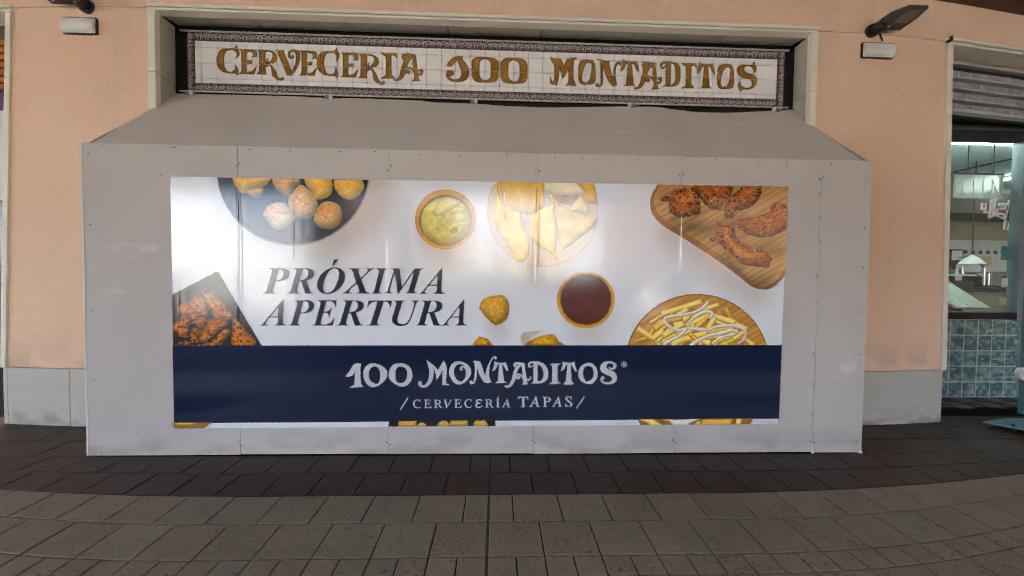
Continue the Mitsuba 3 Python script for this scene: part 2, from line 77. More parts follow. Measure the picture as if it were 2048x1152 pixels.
TAPAS = [
 '2598,433 2599,443 2603,450 2608,457 2615,463 2631,467 2651,464 2654,466 2657,466 2659,445 2655,445 2652,454 2645,460 2636,462 2629,461 2622,457 2616,450 2613,440 2613,429 2615,419 2619,412 2624,407 2632,403 2642,401 2650,403 2656,406 2662,413 2665,412 2666,410 2658,401 2650,396 2636,395 2624,397 2612,404 2605,411 2600,421',
 '2688,462 2689,466 2741,466 2742,450 2740,450 2736,457 2731,460 2712,461 2709,459 2709,436 2723,437 2727,440 2728,446 2731,446 2732,444 2731,420 2728,420 2726,427 2724,430 2709,431 2710,405 2711,402 2715,401 2734,403 2740,406 2746,416 2749,417 2748,396 2690,396 2690,400 2696,401 2698,405 2697,453 2696,459 2693,462',
 '2768,463 2769,466 2805,466 2815,464 2821,459 2827,449 2826,441 2821,435 2812,431 2831,405 2836,401 2841,400 2841,396 2824,396 2800,429 2791,430 2791,403 2795,400 2801,400 2801,396 2770,396 2770,400 2776,401 2778,404 2777,453 2776,460/2790,459 2790,435 2805,436 2812,441 2813,447 2812,452 2807,458 2800,461 2792,461',
 '2845,463 2845,466 2875,466 2875,463 2868,462 2867,458 2879,414 2904,458 2904,461 2896,463 2896,466 2920,466 2920,463 2915,461 2911,455 2875,395 2871,395 2855,458 2852,461',
 '2937,464 2937,468 2990,468 2991,451 2989,452 2985,459 2980,462 2960,463 2958,461 2958,438 2972,439 2976,442 2977,447 2980,448 2981,445 2980,422 2977,422 2975,429 2973,432 2958,433 2959,407 2960,404 2964,403 2983,405 2989,408 2995,418 2998,419 2997,398 2939,398 2939,402 2945,403 2946,407 2946,454 2945,461 2942,463',
 '3019,436 3020,445 3024,453 3029,460 3036,466 3051,470 3071,467 3074,469 3077,469 3079,448 3075,448 3072,457 3065,463 3056,465 3050,464 3043,460 3037,453 3033,442 3033,432 3036,421 3040,414 3045,410 3053,405 3062,403 3070,405 3076,409 3082,416 3085,414 3085,412 3078,403 3070,398 3056,397 3045,399 3033,406 3026,414 3021,423',
 '3189,465 3189,469 3226,468 3236,466 3243,461 3248,451 3248,444 3243,438 3234,434 3253,409 3258,404 3263,403 3263,399 3246,399 3221,432 3212,433 3213,407 3216,404 3222,403 3223,400 3191,399 3191,403 3197,404 3199,408 3198,455 3197,462/3211,462 3211,438 3226,438 3233,444 3235,449 3233,455 3228,461 3221,463 3213,463',
 '3278,467 3279,471 3312,470 3311,467 3304,466 3303,463 3304,414 3305,409 3314,406 3314,402 3280,403 3280,406 3288,407 3289,411 3288,457 3287,464 3284,466',
 '3329,404 3338,411 3372,471 3376,472 3392,410 3394,407 3401,405 3402,402 3373,402 3373,406 3378,406 3380,409 3376,425 3353,424 3346,409 3348,406 3354,405 3353,402 3330,402/3357,430 3375,430 3369,453 3368,451',
 '3462,490 3463,491 3545,491 3547,470 3546,468 3542,468 3539,477 3534,482 3526,484 3515,484 3514,483 3516,414 3519,409 3531,408 3531,404 3485,404 3485,408 3495,410 3498,416 3497,482 3495,484 3484,484 3476,482 3470,477 3468,469 3464,468 3462,471',
 '3558,405 3557,410 3563,411 3568,416 3610,492 3611,494 3614,494 3634,416 3637,412 3646,410 3647,406 3612,406 3611,410 3618,411 3619,414 3615,434 3587,433 3578,414 3580,411 3587,410 3587,405/3591,441 3614,441 3606,470 3605,467',
 '3669,487 3669,492 3716,490 3728,484 3735,476 3737,467 3737,460 3730,451 3717,446 3696,445 3697,415 3701,411 3709,410 3709,405 3671,406 3671,410 3679,412 3681,417 3680,475 3678,484/3695,484 3696,452 3710,452 3718,456 3720,460 3720,468 3718,476 3714,481 3707,485 3699,486',
 '3747,406 3746,411 3752,412 3757,417 3798,492 3799,494 3802,494 3822,417 3825,413 3834,410 3834,407 3800,406 3799,411 3806,412 3807,415 3803,435 3776,434 3767,414 3769,412 3776,410 3776,406/3780,442 3802,442 3795,470 3793,467',
 '3856,479 3858,486 3861,489 3870,494 3883,495 3900,492 3903,495 3907,494 3912,469 3911,468 3907,468 3901,480 3897,484 3889,488 3877,488 3873,485 3872,480 3874,474 3878,469 3907,448 3916,437 3919,428 3920,422 3918,416 3914,411 3907,407 3900,406 3889,406 3871,410 3868,409 3866,406 3862,406 3857,433 3858,436 3862,435 3867,425 3873,418 3885,412 3892,411 3899,413 3904,419 3904,424 3902,430 3897,436 3870,456 3862,463 3858,471',
 '3117,463 3113,457 3112,451 3115,443 3121,437 3113,431 3108,423 3107,416 3112,407 3126,398 3138,396 3153,399 3168,409 3169,414 3165,417 3150,407 3135,406 3128,409 3121,418 3123,423 3128,430 3149,432 3152,435 3150,441 3128,444 3125,452 3128,457 3136,462 3146,463 3151,460 3159,452 3163,452 3167,455 3166,461 3154,470 3144,472 3130,470',
 '3299,492 3310,488 3294,472 3289,474',
 '2555,485 2493,389 2492,386 2494,383 2497,382 2500,384 2561,479 2561,484',
 '4015,497 3951,400 3950,397 3952,394 3956,393 3959,395 4021,490 4021,495',
]
FOOD = [
 ('plate', 'slate_edge', '1039,2248 1055,2160 1079,2084 1113,2013 1156,1947 1208,1887 1267,1835 1333,1791 1403,1757 1479,1732 1557,1717 1636,1713 1716,1719 1795,1736 1871,1764 1943,1801 2010,1847 2071,1902 2124,1964 2168,2032 2204,2105 2230,2183 2244,2254'),
 ('plate', 'slate', '1046,2248 1060,2167 1084,2092 1118,2022 1161,1957 1211,1898 1270,1847 1334,1803 1404,1769 1478,1745 1555,1730 1634,1726 1713,1732 1790,1749 1865,1776 1936,1813 2003,1858 2062,1912 2115,1973 2159,2041 2194,2113 2219,2189 2232,2254'),
 ('bread_ball', 'cheese', '1160,2249 1175,2195 1198,2161 1226,2134 1255,2125 1286,2134 1293,2140 1298,2149 1324,2160 1360,2165 1366,2171 1371,2169 1399,2178 1415,2194 1426,2199 1434,2207 1464,2250'),
 ('bread_ball', 'crumb', '1282,2134 1292,2117 1322,2095 1343,2091 1364,2091 1367,2099 1378,2105 1388,2116 1408,2169 1385,2168 1378,2170 1332,2163 1284,2146 1276,2138'),
 ('bread_ball', 'crumb', '1469,2250 1474,2229 1473,2221 1481,2202 1505,2162 1514,2160 1515,2155 1557,2123 1562,2124 1578,2113 1587,2114 1595,2108 1604,2106 1612,2115 1613,2125 1627,2149 1628,2156 1635,2158 1645,2177 1665,2198 1692,2205 1695,2218 1693,2250 1670,2251 1638,2246 1618,2251 1587,2251 1568,2247 1481,2250'),
 ('bread_ball', 'cheese', '1725,2252 1733,2209 1738,2207 1743,2194 1760,2172 1778,2155 1781,2147 1799,2122 1800,2113 1808,2108 1819,2090 1845,2088 1852,2091 1860,2090 1873,2097 1880,2096 1898,2106 1908,2106 1910,2112 1934,2130 1934,2138 1940,2141 1944,2162 1949,2170 1948,2193 1951,2206 1942,2244 1935,2253'),
 ('bread_ball', 'cheese', '1963,2239 1958,2231 1958,2213 1964,2178 1990,2144 1997,2129 2010,2122 2014,2117 2031,2106 2071,2090 2106,2093 2113,2098 2125,2100 2143,2118 2158,2124 2172,2150 2189,2168 2200,2197 2199,2208 2192,2232 2179,2254 2158,2254 2144,2250 2135,2253 2098,2250 2075,2253 2059,2253 2052,2249 1960,2250'),
 ('bread_ball', 'pale', '1396,1964 1428,1919 1431,1908 1438,1906 1452,1882 1468,1864 1493,1848 1517,1840 1539,1844 1574,1859 1609,1886 1624,1903 1632,1906 1635,1912 1660,1935 1613,2001 1606,2017 1599,2022 1596,2031 1581,2044 1578,2050 1535,2060 1527,2058 1512,2061 1497,2055 1488,2057 1483,2051 1466,2049 1441,2030 1421,2008 1411,1986 1402,1980 1401,1970'),
 ('bread_ball', 'crumb', '1795,1923 1822,1884 1835,1872 1850,1864 1878,1855 1931,1850 1939,1855 1948,1853 1960,1863 1967,1863 1975,1875 1983,1876 1999,1893 2016,1930 2020,1962 2024,1970 2021,1977 2020,1999 2006,2034 1978,2061 1974,2060 1960,2069 1941,2071 1934,2076 1897,2074 1859,2059 1847,2046 1842,2045 1842,2040 1827,2021 1823,2002 1818,1996 1818,1982 1811,1975 1802,1956 1800,1929'),
 ('bread_ball', 'crumb', '1671,2193 1648,2161 1615,2123 1607,2100 1601,2093 1602,2085 1598,2078 1596,2039 1602,2030 1605,2008 1610,2007 1615,1993 1645,1957 1655,1951 1663,1943 1676,1938 1692,1934 1711,1936 1741,1933 1755,1935 1762,1940 1778,1939 1783,1946 1801,1959 1818,1984 1831,2043 1829,2067 1821,2092 1804,2119 1803,2125 1795,2130 1793,2138 1778,2146 1775,2153 1752,2173 1716,2199 1703,2203 1687,2200'),
 ('tray', 'tray_edge', '1381,906 1046,1492 1024,1496 683,1311 685,902'),
 ('tray', 'tray', '1369,906 1040,1487 1021,1489 683,1304 685,902'),
 ('chicken_strip', 'strip', '688,1020 686,1011 715,1010 737,975 746,971 762,972 766,965 787,964 797,972 806,969 813,978 812,1016 806,1046 809,1054 808,1065 817,1073 844,1082 837,1092 826,1100 825,1115 818,1120 801,1148 778,1144 761,1145 739,1121 730,1113 717,1110 710,1093 693,1079 692,1063 685,1044'),
 ('chicken_strip', 'strip', '830,923 844,926 865,922 878,921 885,924 887,930 885,939 876,949 876,961 870,972 886,985 892,995 922,1029 903,1033 870,1044 861,1044 856,1050 848,1053 817,1027 823,924'),
 ('chicken_strip', 'strip', '718,1197 723,1188 721,1166 726,1143 744,1148 807,1145 807,1138 817,1129 821,1116 820,1107 830,1103 841,1083 859,1088 880,1113 881,1122 891,1131 893,1130 900,1138 922,1154 932,1155 951,1167 954,1187 952,1193 955,1200 952,1212 955,1214 948,1220 947,1247 939,1260 940,1270 935,1276 906,1297 895,1294 884,1298 858,1289 833,1264 810,1250 798,1244 794,1246 782,1242 773,1242 755,1231 743,1229 737,1217 718,1208'),
 ('chicken_strip', 'strip', '852,1089 868,1066 884,1048 920,1039 924,1049 935,1063 939,1080 952,1100 952,1117 959,1140 953,1153 957,1165 945,1158 932,1157 901,1135 895,1134 883,1118 859,1106 859,1098'),
 ('chicken_strip', 'strip', '909,1331 929,1311 932,1299 943,1283 942,1277 953,1229 962,1221 964,1209 970,1203 972,1194 985,1177 993,1158 998,1154 997,1140 1006,1132 1009,1120 1071,1128 1119,1112 1148,1120 1154,1129 1158,1149 1135,1175 1136,1181 1129,1196 1099,1223 1090,1239 1080,1246 1058,1271 1049,1275 1043,1282 1028,1292 997,1309 987,1326 961,1349 929,1358 916,1342 908,1338'),
 ('chicken_strip', 'strip', '950,1107 944,1071 936,1065 927,1042 909,1015 896,1006 891,995 872,971 899,934 911,927 934,920 936,926 952,937 960,950 968,954 975,964 985,969 992,976 1004,982 1023,998 1029,1009 1049,1019 1053,1028 1069,1034 1094,1050 1109,1071 1116,1108 1096,1119 1064,1129 1057,1129 1050,1124 1036,1129 1034,1124 1018,1119 997,1119 984,1111 968,1115 956,1113'),
 ('chicken_strip', 'strip', '888,903 902,905 948,904 968,908 977,905 1002,904 1017,905 1025,909 1060,906 1063,912 1080,927 1080,935 1088,947 1130,991 1130,1004 1136,1009 1132,1019 1133,1033 1124,1031 1115,1037 1103,1037 1091,1041 1068,1022 1064,1014 1036,993 1013,969 1006,966 999,956 964,930 933,923 917,913 907,914 899,909 873,910'),
 ('chicken_strip', 'strip', '1157,1127 1149,1067 1152,1063 1146,1012 1140,1004 1142,973 1139,965 1143,958 1139,939 1141,908 1151,905 1185,907 1197,905 1288,909 1296,905 1310,905 1338,914 1340,926 1332,948 1324,949 1328,958 1320,960 1297,993 1287,997 1253,1027 1247,1041 1207,1092 1197,1115 1186,1121 1185,1134'),
 ('chicken_strip', 'strip', '699,904 714,903 724,907 778,907 794,908 801,913 823,907 817,920 819,927 810,950 803,946 775,942 759,931 727,926 719,916 705,913'),
 ('dip_bowl', 'bowl', '3099,1983 3092,2014 3082,2044 3067,2073 3049,2099 3027,2122 3003,2143 2975,2160 2946,2173 2916,2183 2884,2189 2852,2190 2819,2187 2788,2181 2757,2170 2729,2155 2702,2137 2678,2116 2657,2092 2639,2065 2625,2036 2615,2006 2609,1975 2607,1943 2609,1911 2615,1880 2626,1850 2640,1822 2658,1796 2680,1772 2704,1752 2731,1734 2760,1720 2791,1711 2823,1705 2855,1703 2887,1706 2919,1712 2950,1723 2979,1738 3006,1756 3030,1777 3051,1802 3069,1829 3083,1858 3093,1888 3099,1919 3101,1951'),
 ('dip_bowl', 'bowl_in', '3069,1970 3063,1997 3041,2046 3026,2068 2985,2106 2962,2120 2910,2140 2882,2145 2826,2144 2799,2138 2747,2116 2724,2101 2685,2062 2657,2015 2648,1989 2641,1936 2643,1909 2658,1857 2671,1833 2705,1791 2726,1773 2775,1747 2801,1738 2857,1732 2885,1734 2940,1749 2965,1762 3009,1795 3028,1816 3043,1839 3064,1889 3070,1916'),
 ('dip', 'guac', '3061,1913 3062,1954 3052,1987 3046,1997 3044,2013 3032,2027 3028,2042 2985,2085 2978,2084 2971,2095 2940,2109 2937,2115 2923,2115 2893,2127 2837,2126 2831,2121 2803,2119 2798,2112 2787,2115 2762,2103 2742,2088 2734,2086 2728,2076 2720,2075 2712,2069 2692,2039 2680,2029 2669,2003 2656,1957 2658,1941 2655,1928 2659,1926 2656,1904 2666,1866 2674,1849 2682,1844 2684,1830 2695,1814 2717,1797 2734,1777 2744,1777 2783,1753 2822,1741 2852,1739 2894,1740 2935,1758 2944,1757 2990,1786 2994,1795 3011,1805 3042,1852 3048,1878 3055,1887'),
 ('dip', 'guac_light', '2758,1978 2794,1972 2813,1972 2829,1977 2892,2020 2937,2043 2958,2067 2972,2096 2937,2110 2896,2116 2854,2111 2816,2097 2802,2087 2779,2059 2765,2021'),
 ('dip', 'guac_light', '2948,1918 3012,1932 3024,1983 2960,2020 2910,1981'),
 ('dip', 'guac_dark', '2917,1829 2955,1848 2961,1893 2928,1890 2907,1875 2885,1854'),
 ('sauce_bowl', 'bowl', '4257,1334 4250,1365 4239,1394 4225,1421 4206,1446 4185,1469 4161,1489 4134,1506 4106,1519 4075,1529 4044,1534 4013,1536 3981,1533 3951,1527 3921,1517 3893,1503 3867,1486 3844,1465 3823,1442 3806,1416 3793,1389 3783,1360 3777,1330 3776,1299 3778,1268 3785,1238 3796,1209 3810,1182 3828,1157 3849,1134 3873,1113 3900,1097 3928,1083 3958,1073 3989,1068 4021,1066 4053,1068 4084,1074 4114,1085 4142,1098 4168,1116 4191,1136 4212,1160 4229,1186 4243,1213 4252,1243 4258,1273 4259,1304'),
 ('sauce_bowl', 'bowl_in', '4231,1335 4225,1363 4202,1414 4186,1437 4145,1476 4122,1491 4069,1512 4042,1517 3986,1517 3958,1511 3907,1489 3884,1473 3845,1433 3817,1385 3809,1358 3802,1303 3805,1275 3820,1221 3833,1196 3868,1152 3889,1134 3938,1106 3965,1097 4021,1091 4049,1093 4104,1108 4129,1120 4173,1155 4191,1176 4206,1200 4227,1252 4232,1279'),
 ('sauce', 'sauce', '4221,1335 4215,1361 4194,1411 4178,1433 4140,1470 4117,1485 4067,1505 4041,1510 3987,1509 3961,1503 3912,1482 3890,1467 3853,1429 3827,1383 3819,1357 3813,1304 3815,1278 3830,1226 3842,1202 3875,1160 3896,1142 3943,1116 3968,1108 4021,1101 4048,1103 4100,1117 4124,1129 4166,1162 4183,1183 4198,1205 4217,1255 4222,1282'),
 ('nacho_plate', 'wood_edge', '4102,2099 4089,2158 4069,2215 4045,2262 3254,2259 3224,2198 3206,2141 3195,2083 3191,2023 3196,1963 3208,1905 3228,1848 3255,1795 3288,1745 3328,1700 3373,1661 3423,1628 3478,1602 3535,1583 3594,1572 3654,1569 3714,1574 3773,1587 3829,1607 3883,1634 3933,1669 3978,1709 4017,1756 4050,1807 4075,1861 4094,1919 4105,1979 4107,2039'),
 ('nacho_plate', 'wood_pale', '4096,2103 4084,2161 4064,2216 4040,2262 3258,2259 3229,2200 3211,2144 3200,2086 3197,2028 3201,1969 3213,1912 3233,1856 3259,1804 3293,1755 3332,1711 3377,1673 3426,1641 3480,1615 3536,1597 3594,1586 3653,1583 3713,1587 3771,1600 3827,1620 3880,1647 3929,1681 3973,1720 4012,1766 4044,1816 4070,1870 4088,1926 4099,1985 4101,2044'),
 ('chip', 'nacho_pale', '3246,2259 3257,2196 3262,2103 3259,2045 3253,2013 3253,1993 3246,1977 3240,1946 3262,1904 3270,1896 3278,1875 3305,1832 3309,1821 3415,1665 3444,1606 3466,1609 3479,1606 3501,1610 3520,1634 3539,1676 3546,1735 3533,1818 3527,1828 3526,1839 3515,1861 3504,1893 3493,1912 3494,1921 3482,1947 3479,1968 3472,1978 3472,1989 3468,2000 3434,2016 3423,2018 3380,2041 3349,2065 3327,2088 3308,2122 3292,2165 3289,2187 3284,2196 3276,2259'),
 ('chip', 'nacho_brown', '3743,2156 3745,2143 3753,2134 3757,2120 3775,2091 3846,2081 3881,2073 3953,2159 3868,2159 3856,2163 3797,2162 3736,2166'),
 ('chip', 'nacho_mid', '3657,2172 3704,2119 3713,2101 3727,2085 3731,2064 3739,2043 3744,2020 3757,1922 3767,1876 3767,1863 3772,1849 3772,1838 3778,1829 3786,1789 3801,1753 3823,1714 3890,1754 3915,1773 3993,1840 4054,1887 4079,1910 4083,1919 4092,1925 4108,1974 4097,1982 4054,1999 3872,2048 3832,2067 3823,2068 3797,2082 3766,2110 3747,2135 3730,2165 3693,2167 3682,2170 3670,2168'),
 ('chip', 'nacho_pale', '3550,1969 3552,1956 3533,1823 3600,1750 3642,1722 3669,1709 3684,1696 3695,1695 3732,1672 3755,1635 3781,1615 3762,1690 3763,1726 3766,1751 3770,1761 3770,1789 3774,1799 3773,1820 3775,1827 3763,1929 3748,2008 3744,2053 3737,2084 3718,2076 3687,2069 3671,2058 3664,2057 3583,2002 3554,1979'),
 ('chip', 'nacho_gold', '3287,2250 3293,2197 3303,2152 3321,2106 3327,2100 3335,2084 3376,2055 3399,2046 3429,2028 3451,2020 3472,2007 3517,1997 3547,1999 3579,2009 3616,2030 3664,2069 3661,2161 3658,2175 3660,2187 3658,2197 3657,2260 3284,2259'),
 ('chip', 'nacho_gold', '3924,2261 3955,2232 3988,2189 3961,2151 3976,2134 4013,2105 4039,2094 4107,2084 4102,2096 4088,2193 4066,2262'),
 ('chip', 'nacho_white', '3659,2260 3661,2193 3673,2187 3727,2179 3745,2172 3782,2168 3803,2169 3856,2162 3919,2165 3933,2170 3971,2170 3980,2175 3984,2184 3983,2193 3965,2219 3927,2256 3917,2261'),
 ('chip', 'nacho_pale', '3959,2159 3876,2051 3884,2032 3889,2024 3902,2022 4042,2010 4033,2046 4033,2059 4019,2094 3991,2130'),
 ('chip', 'nacho_white', '3386,2259 3418,2203 3445,2106 3500,1989 3505,1988 3507,1992 3496,2018 3449,2123 3426,2207 3396,2259'),
 ('chip', 'nacho_white', '3337,2183 3328,2162 3324,2126 3327,2100 3339,2075 3359,2054 3392,2030 3429,2013 3463,2004 3465,2008 3463,2012 3421,2028 3399,2040 3369,2066 3353,2085 3341,2115 3339,2150 3341,2170 3361,2209 3361,2213 3356,2213'),
 ('chip', 'nacho_brown', '3656,2172 3655,2068 3650,2057 3623,2037 3624,2033 3654,2053 3661,2067 3664,2132 3661,2171'),
 ('chip', 'nacho_brown', '3731,2163 3744,2020 3790,1771 3794,1768 3796,1772 3751,2021 3736,2162'),
 ('chip', 'nacho_brown', '3463,1991 3462,1985 3473,1948 3485,1930 3496,1928 3507,1931 3536,1950 3536,1954 3532,1956 3502,1945 3494,1945 3487,1954 3472,1990 3469,1992'),
 ('chip', 'nacho_brown', '3336,2009 3335,1973 3340,1953 3354,1938 3384,1918 3386,1923 3353,1959 3343,2007'),
 ('board', 'board_edge', '4598,2264 4557,2193 4542,2152 4538,2100 4544,2060 4558,2022 4569,2005 4597,1972 4633,1940 4682,1905 4902,1780 5141,1630 5293,1523 5403,1438 5444,1416 5483,1405 5522,1402 5560,1405 5593,1417 5624,1438 5677,1488 5705,1523 5710,2268'),
 ('board', 'board', '4616,2264 4573,2172 4568,2153 4567,2119 4576,2084 4584,2066 4607,2030 4623,2014 4700,1945 4721,1931 4987,1785 5102,1715 5211,1643 5309,1572 5376,1516 5419,1474 5457,1447 5492,1432 5527,1426 5560,1429 5589,1441 5616,1465 5652,1505 5705,1583 5710,2268'),
 ('wing', 'wing', '4628,2134 4637,2125 4651,2128 4696,2123 4692,2088 4700,2076 4702,2059 4698,2050 4699,2040 4730,2024 4738,2016 4749,2012 4759,2004 4775,2001 4785,1993 4805,1995 4828,1991 4850,2001 4864,1997 4889,2010 4901,2010 4921,2018 4929,2015 4963,2032 4969,2052 4967,2087 4961,2114 4962,2126 4955,2149 4948,2155 4951,2173 4953,2173 4946,2181 4948,2194 4938,2204 4938,2223 4929,2234 4923,2234 4902,2243 4866,2251 4845,2250 4834,2242 4826,2245 4811,2243 4805,2235 4784,2230 4768,2220 4757,2227 4741,2212 4733,2216 4720,2210 4721,2202 4708,2194 4706,2170 4695,2167 4688,2170 4669,2168 4662,2170 4649,2162 4645,2154 4638,2161 4628,2149 4627,2137 4620,2134'),
 ('wing', 'wing', '4897,2265 4902,2249 4915,2235 4930,2197 4937,2195 4940,2185 4956,2168 4957,2159 4963,2145 5007,2097 5055,2065 5068,2065 5080,2060 5096,2061 5109,2056 5136,2063 5149,2062 5155,2096 5152,2100 5163,2120 5185,2146 5185,2151 5198,2161 5210,2179 5217,2184 5221,2195 5228,2199 5228,2208 5234,2217 5233,2228 5239,2241 5238,2266'),
 ('wing', 'wing', '5169,2037 5168,2013 5175,2001 5175,1993 5244,1991 5250,1997 5249,2008 5257,2011 5261,2024 5272,2033 5276,2041 5303,2055 5312,2055 5322,2065 5332,2065 5336,2071 5352,2077 5362,2073 5375,2083 5387,2085 5397,2095 5409,2100 5430,2116 5430,2123 5445,2136 5475,2191 5475,2200 5483,2212 5479,2236 5480,2267 5312,2266 5305,2255 5255,2207 5234,2194 5228,2183 5186,2141 5176,2114 5164,2104 5161,2096 5163,2083 5160,2079'),
 ('wing', 'wing', '5709,2099 5658,2128 5635,2134 5624,2136 5604,2133 5594,2136 5572,2130 5568,2095 5563,2087 5560,2073 5564,2062 5555,2059 5548,2052 5531,2048 5468,2023 5458,2024 5450,2018 5433,2015 5426,2018 5419,2009 5386,2005 5378,2001 5363,2001 5340,1992 5328,1994 5321,1990 5306,1992 5301,1984 5274,1974 5270,1975 5264,1956 5265,1947 5279,1934 5284,1937 5302,1908 5339,1885 5360,1865 5375,1863 5385,1857 5398,1858 5418,1850 5451,1846 5485,1835 5495,1838 5506,1834 5519,1839 5550,1838 5570,1845 5571,1848 5584,1847 5600,1859 5616,1864 5623,1870 5672,1892 5679,1902 5694,1901 5701,1913 5708,1917'),
 ('wing', 'wing', '5103,1959 5108,1938 5105,1925 5104,1907 5107,1895 5101,1859 5102,1845 5096,1841 5066,1840 5060,1833 5048,1830 5059,1810 5063,1795 5108,1800 5128,1795 5152,1768 5161,1763 5171,1746 5185,1732 5209,1716 5241,1690 5249,1687 5263,1674 5269,1672 5281,1658 5300,1648 5294,1636 5319,1626 5325,1617 5336,1615 5344,1608 5370,1608 5387,1595 5407,1598 5429,1595 5439,1598 5448,1591 5458,1595 5484,1591 5512,1591 5542,1585 5552,1590 5567,1587 5566,1598 5572,1620 5590,1661 5578,1682 5566,1688 5546,1713 5521,1727 5517,1733 5503,1734 5483,1744 5464,1738 5436,1752 5425,1751 5378,1770 5365,1772 5329,1795 5315,1800 5300,1814 5297,1827 5272,1850 5265,1867 5267,1878 5253,1934 5212,1938 5203,1934 5142,1943 5131,1956 5121,1959 5116,1967 5105,1973'),
 ('wing', 'wing_gold', '4850,2222 4841,2216 4844,2211 4841,2211 4840,2203 4847,2194 4855,2169 4850,2169 4853,2162 4846,2164 4847,2155 4852,2153 4852,2147 4861,2146 4863,2132 4867,2133 4868,2128 4875,2123 4888,2121 4888,2117 4897,2115 4898,2120 4911,2126 4913,2134 4921,2138 4914,2140 4914,2158 4906,2165 4898,2182 4888,2189 4885,2200 4878,2203 4879,2207 4868,2221 4856,2226 4846,2224'),
 ('wing', 'wing_gold', '5058,2263 5055,2248 5096,2204 5101,2202 5101,2199 5108,2197 5113,2200 5113,2203 5132,2208 5128,2212 5130,2222 5130,2232 5125,2232 5127,2237 5115,2243 5094,2265'),
 ('wing', 'wing_gold', '5391,2255 5389,2247 5382,2244 5367,2230 5354,2226 5345,2208 5345,2195 5354,2179 5371,2177 5363,2172 5387,2175 5403,2190 5410,2204 5424,2217 5423,2221 5429,2223 5426,2236 5428,2237 5424,2248 5413,2258 5409,2259 5407,2253'),
 ('wing', 'wing_gold', '5487,2001 5483,2001 5477,1993 5482,1985 5477,1984 5483,1973 5489,1970 5496,1971 5498,1967 5518,1964 5538,1957 5535,1927 5526,1907 5529,1907 5529,1899 5531,1902 5533,1894 5539,1891 5540,1883 5546,1889 5551,1892 5555,1889 5563,1894 5561,1898 5569,1913 5567,1916 5581,1926 5579,1933 5584,1942 5587,1956 5586,1965 5590,1976 5585,1979 5583,1986 5569,1998 5533,2011 5511,2008 5497,2014 5494,2007 5489,2004 5490,2007'),
 ('wing', 'wing_gold', '5163,1891 5158,1878 5168,1867 5170,1856 5179,1846 5177,1839 5181,1835 5184,1822 5191,1816 5197,1801 5220,1771 5222,1761 5240,1745 5252,1722 5265,1713 5280,1695 5305,1681 5310,1674 5319,1674 5327,1668 5344,1664 5358,1657 5372,1660 5380,1654 5393,1659 5406,1653 5412,1659 5422,1656 5428,1661 5447,1661 5462,1669 5473,1669 5498,1679 5516,1681 5522,1687 5533,1691 5534,1698 5536,1699 5533,1703 5535,1713 5524,1720 5516,1721 5496,1714 5477,1716 5456,1712 5448,1715 5399,1712 5352,1727 5343,1733 5341,1741 5325,1740 5297,1768 5286,1772 5280,1781 5260,1792 5238,1813 5238,1825 5231,1826 5224,1835 5223,1843 5216,1849 5214,1858 5204,1860 5206,1868 5201,1870 5199,1881 5188,1899 5182,1896 5172,1898 5174,1895 5170,1896'),
 ('fries_board', 'board_edge', '5540,1002 5501,1071 5454,1135 5398,1193 5336,1243 5267,1286 5193,1319 5115,1343 5036,1357 4955,1361 4875,1356 4796,1340 4721,1314 4649,1280 4584,1237 4525,1186 4473,1127 4430,1063 4396,994 4373,924 5567,931'),
 ('fries_board', 'board2', '5533,994 5495,1063 5448,1127 5394,1185 5332,1235 5264,1278 5191,1311 5115,1335 5036,1349 4957,1353 4877,1347 4800,1332 4726,1306 4655,1272 4591,1229 4533,1178 4482,1120 4439,1056 4406,987 4385,924 5557,931'),
 ('fries', 'fry_dark', '4616,925 5386,930 5382,1057 5281,1124 5180,1199 5145,1219 5110,1232 5075,1239 4903,1237 4827,1227 4741,1206 4702,1186 4668,1158 4640,1121 4617,1077 4602,1038 4595,1004 4599,969'),
 ('fry', 'fry_gold', '5189,982 5192,986 5187,1021 5184,1024 5024,1005 5021,1002 5026,967 5029,964'),
 ('fry', 'fry', '4819,1013 4821,1018 4800,1057 4797,1058 4649,983 4647,980 4668,940 4671,939'),
 ('fry', 'fry', '4926,1158 4927,1163 4905,1200 4901,1202 4755,1118 4753,1114 4776,1076 4780,1075'),
 ('fry', 'fry', '5259,1069 5264,1070 5285,1100 5284,1104 5161,1186 5156,1186 5135,1155 5136,1151'),
 ('fry', 'fry', '5391,998 5393,1002 5373,1051 5369,1053 5155,971 5153,968 5169,929 5209,929'),
 ('fry', 'fry_gold', '4709,1188 4709,1193 4694,1215 4690,1216 4553,1126 4552,1122 4567,1099 4571,1098'),
 ('fry', 'fry', '5384,1041 5389,1043 5405,1079 5404,1083 5246,1154 5242,1153 5225,1116 5226,1112'),
 ('fry', 'fry_gold', '5058,1230 5059,1234 5038,1265 5034,1266 4895,1178 4893,1174 4914,1142 4918,1141'),
 ('fry', 'fry_gold', '5231,999 5235,1000 5254,1036 5253,1039 5124,1106 5120,1105 5101,1069 5102,1065'),
 ('fry', 'fry', '5192,1081 5197,1082 5210,1109 5209,1113 5110,1160 5106,1159 5093,1131 5094,1128'),
 ('fry', 'fry', '5090,1163 5092,1168 5073,1207 5069,1209 4859,1115 4857,1111 4876,1071 4880,1070'),
 ('fry', 'fry_gold', '5261,1109 5266,1108 5292,1123 5293,1127 5219,1248 5214,1250 5188,1234 5187,1230'),
 ('fry', 'fry', '5283,1094 5287,1097 5300,1138 5298,1142 5101,1201 5097,1199 5085,1157 5087,1154'),
 ('fry', 'fry', '5230,975 5231,979 5216,1013 5212,1015 5095,966 5093,962 5109,928 5119,928'),
 ('fry', 'fry', '5150,1252 5152,1257 5140,1290 5136,1292 4980,1238 4977,1235 4990,1201 4993,1199'),
 ('fry', 'fry', '4885,1228 4886,1233 4874,1256 4870,1258 4778,1211 4776,1207 4789,1183 4793,1181'),
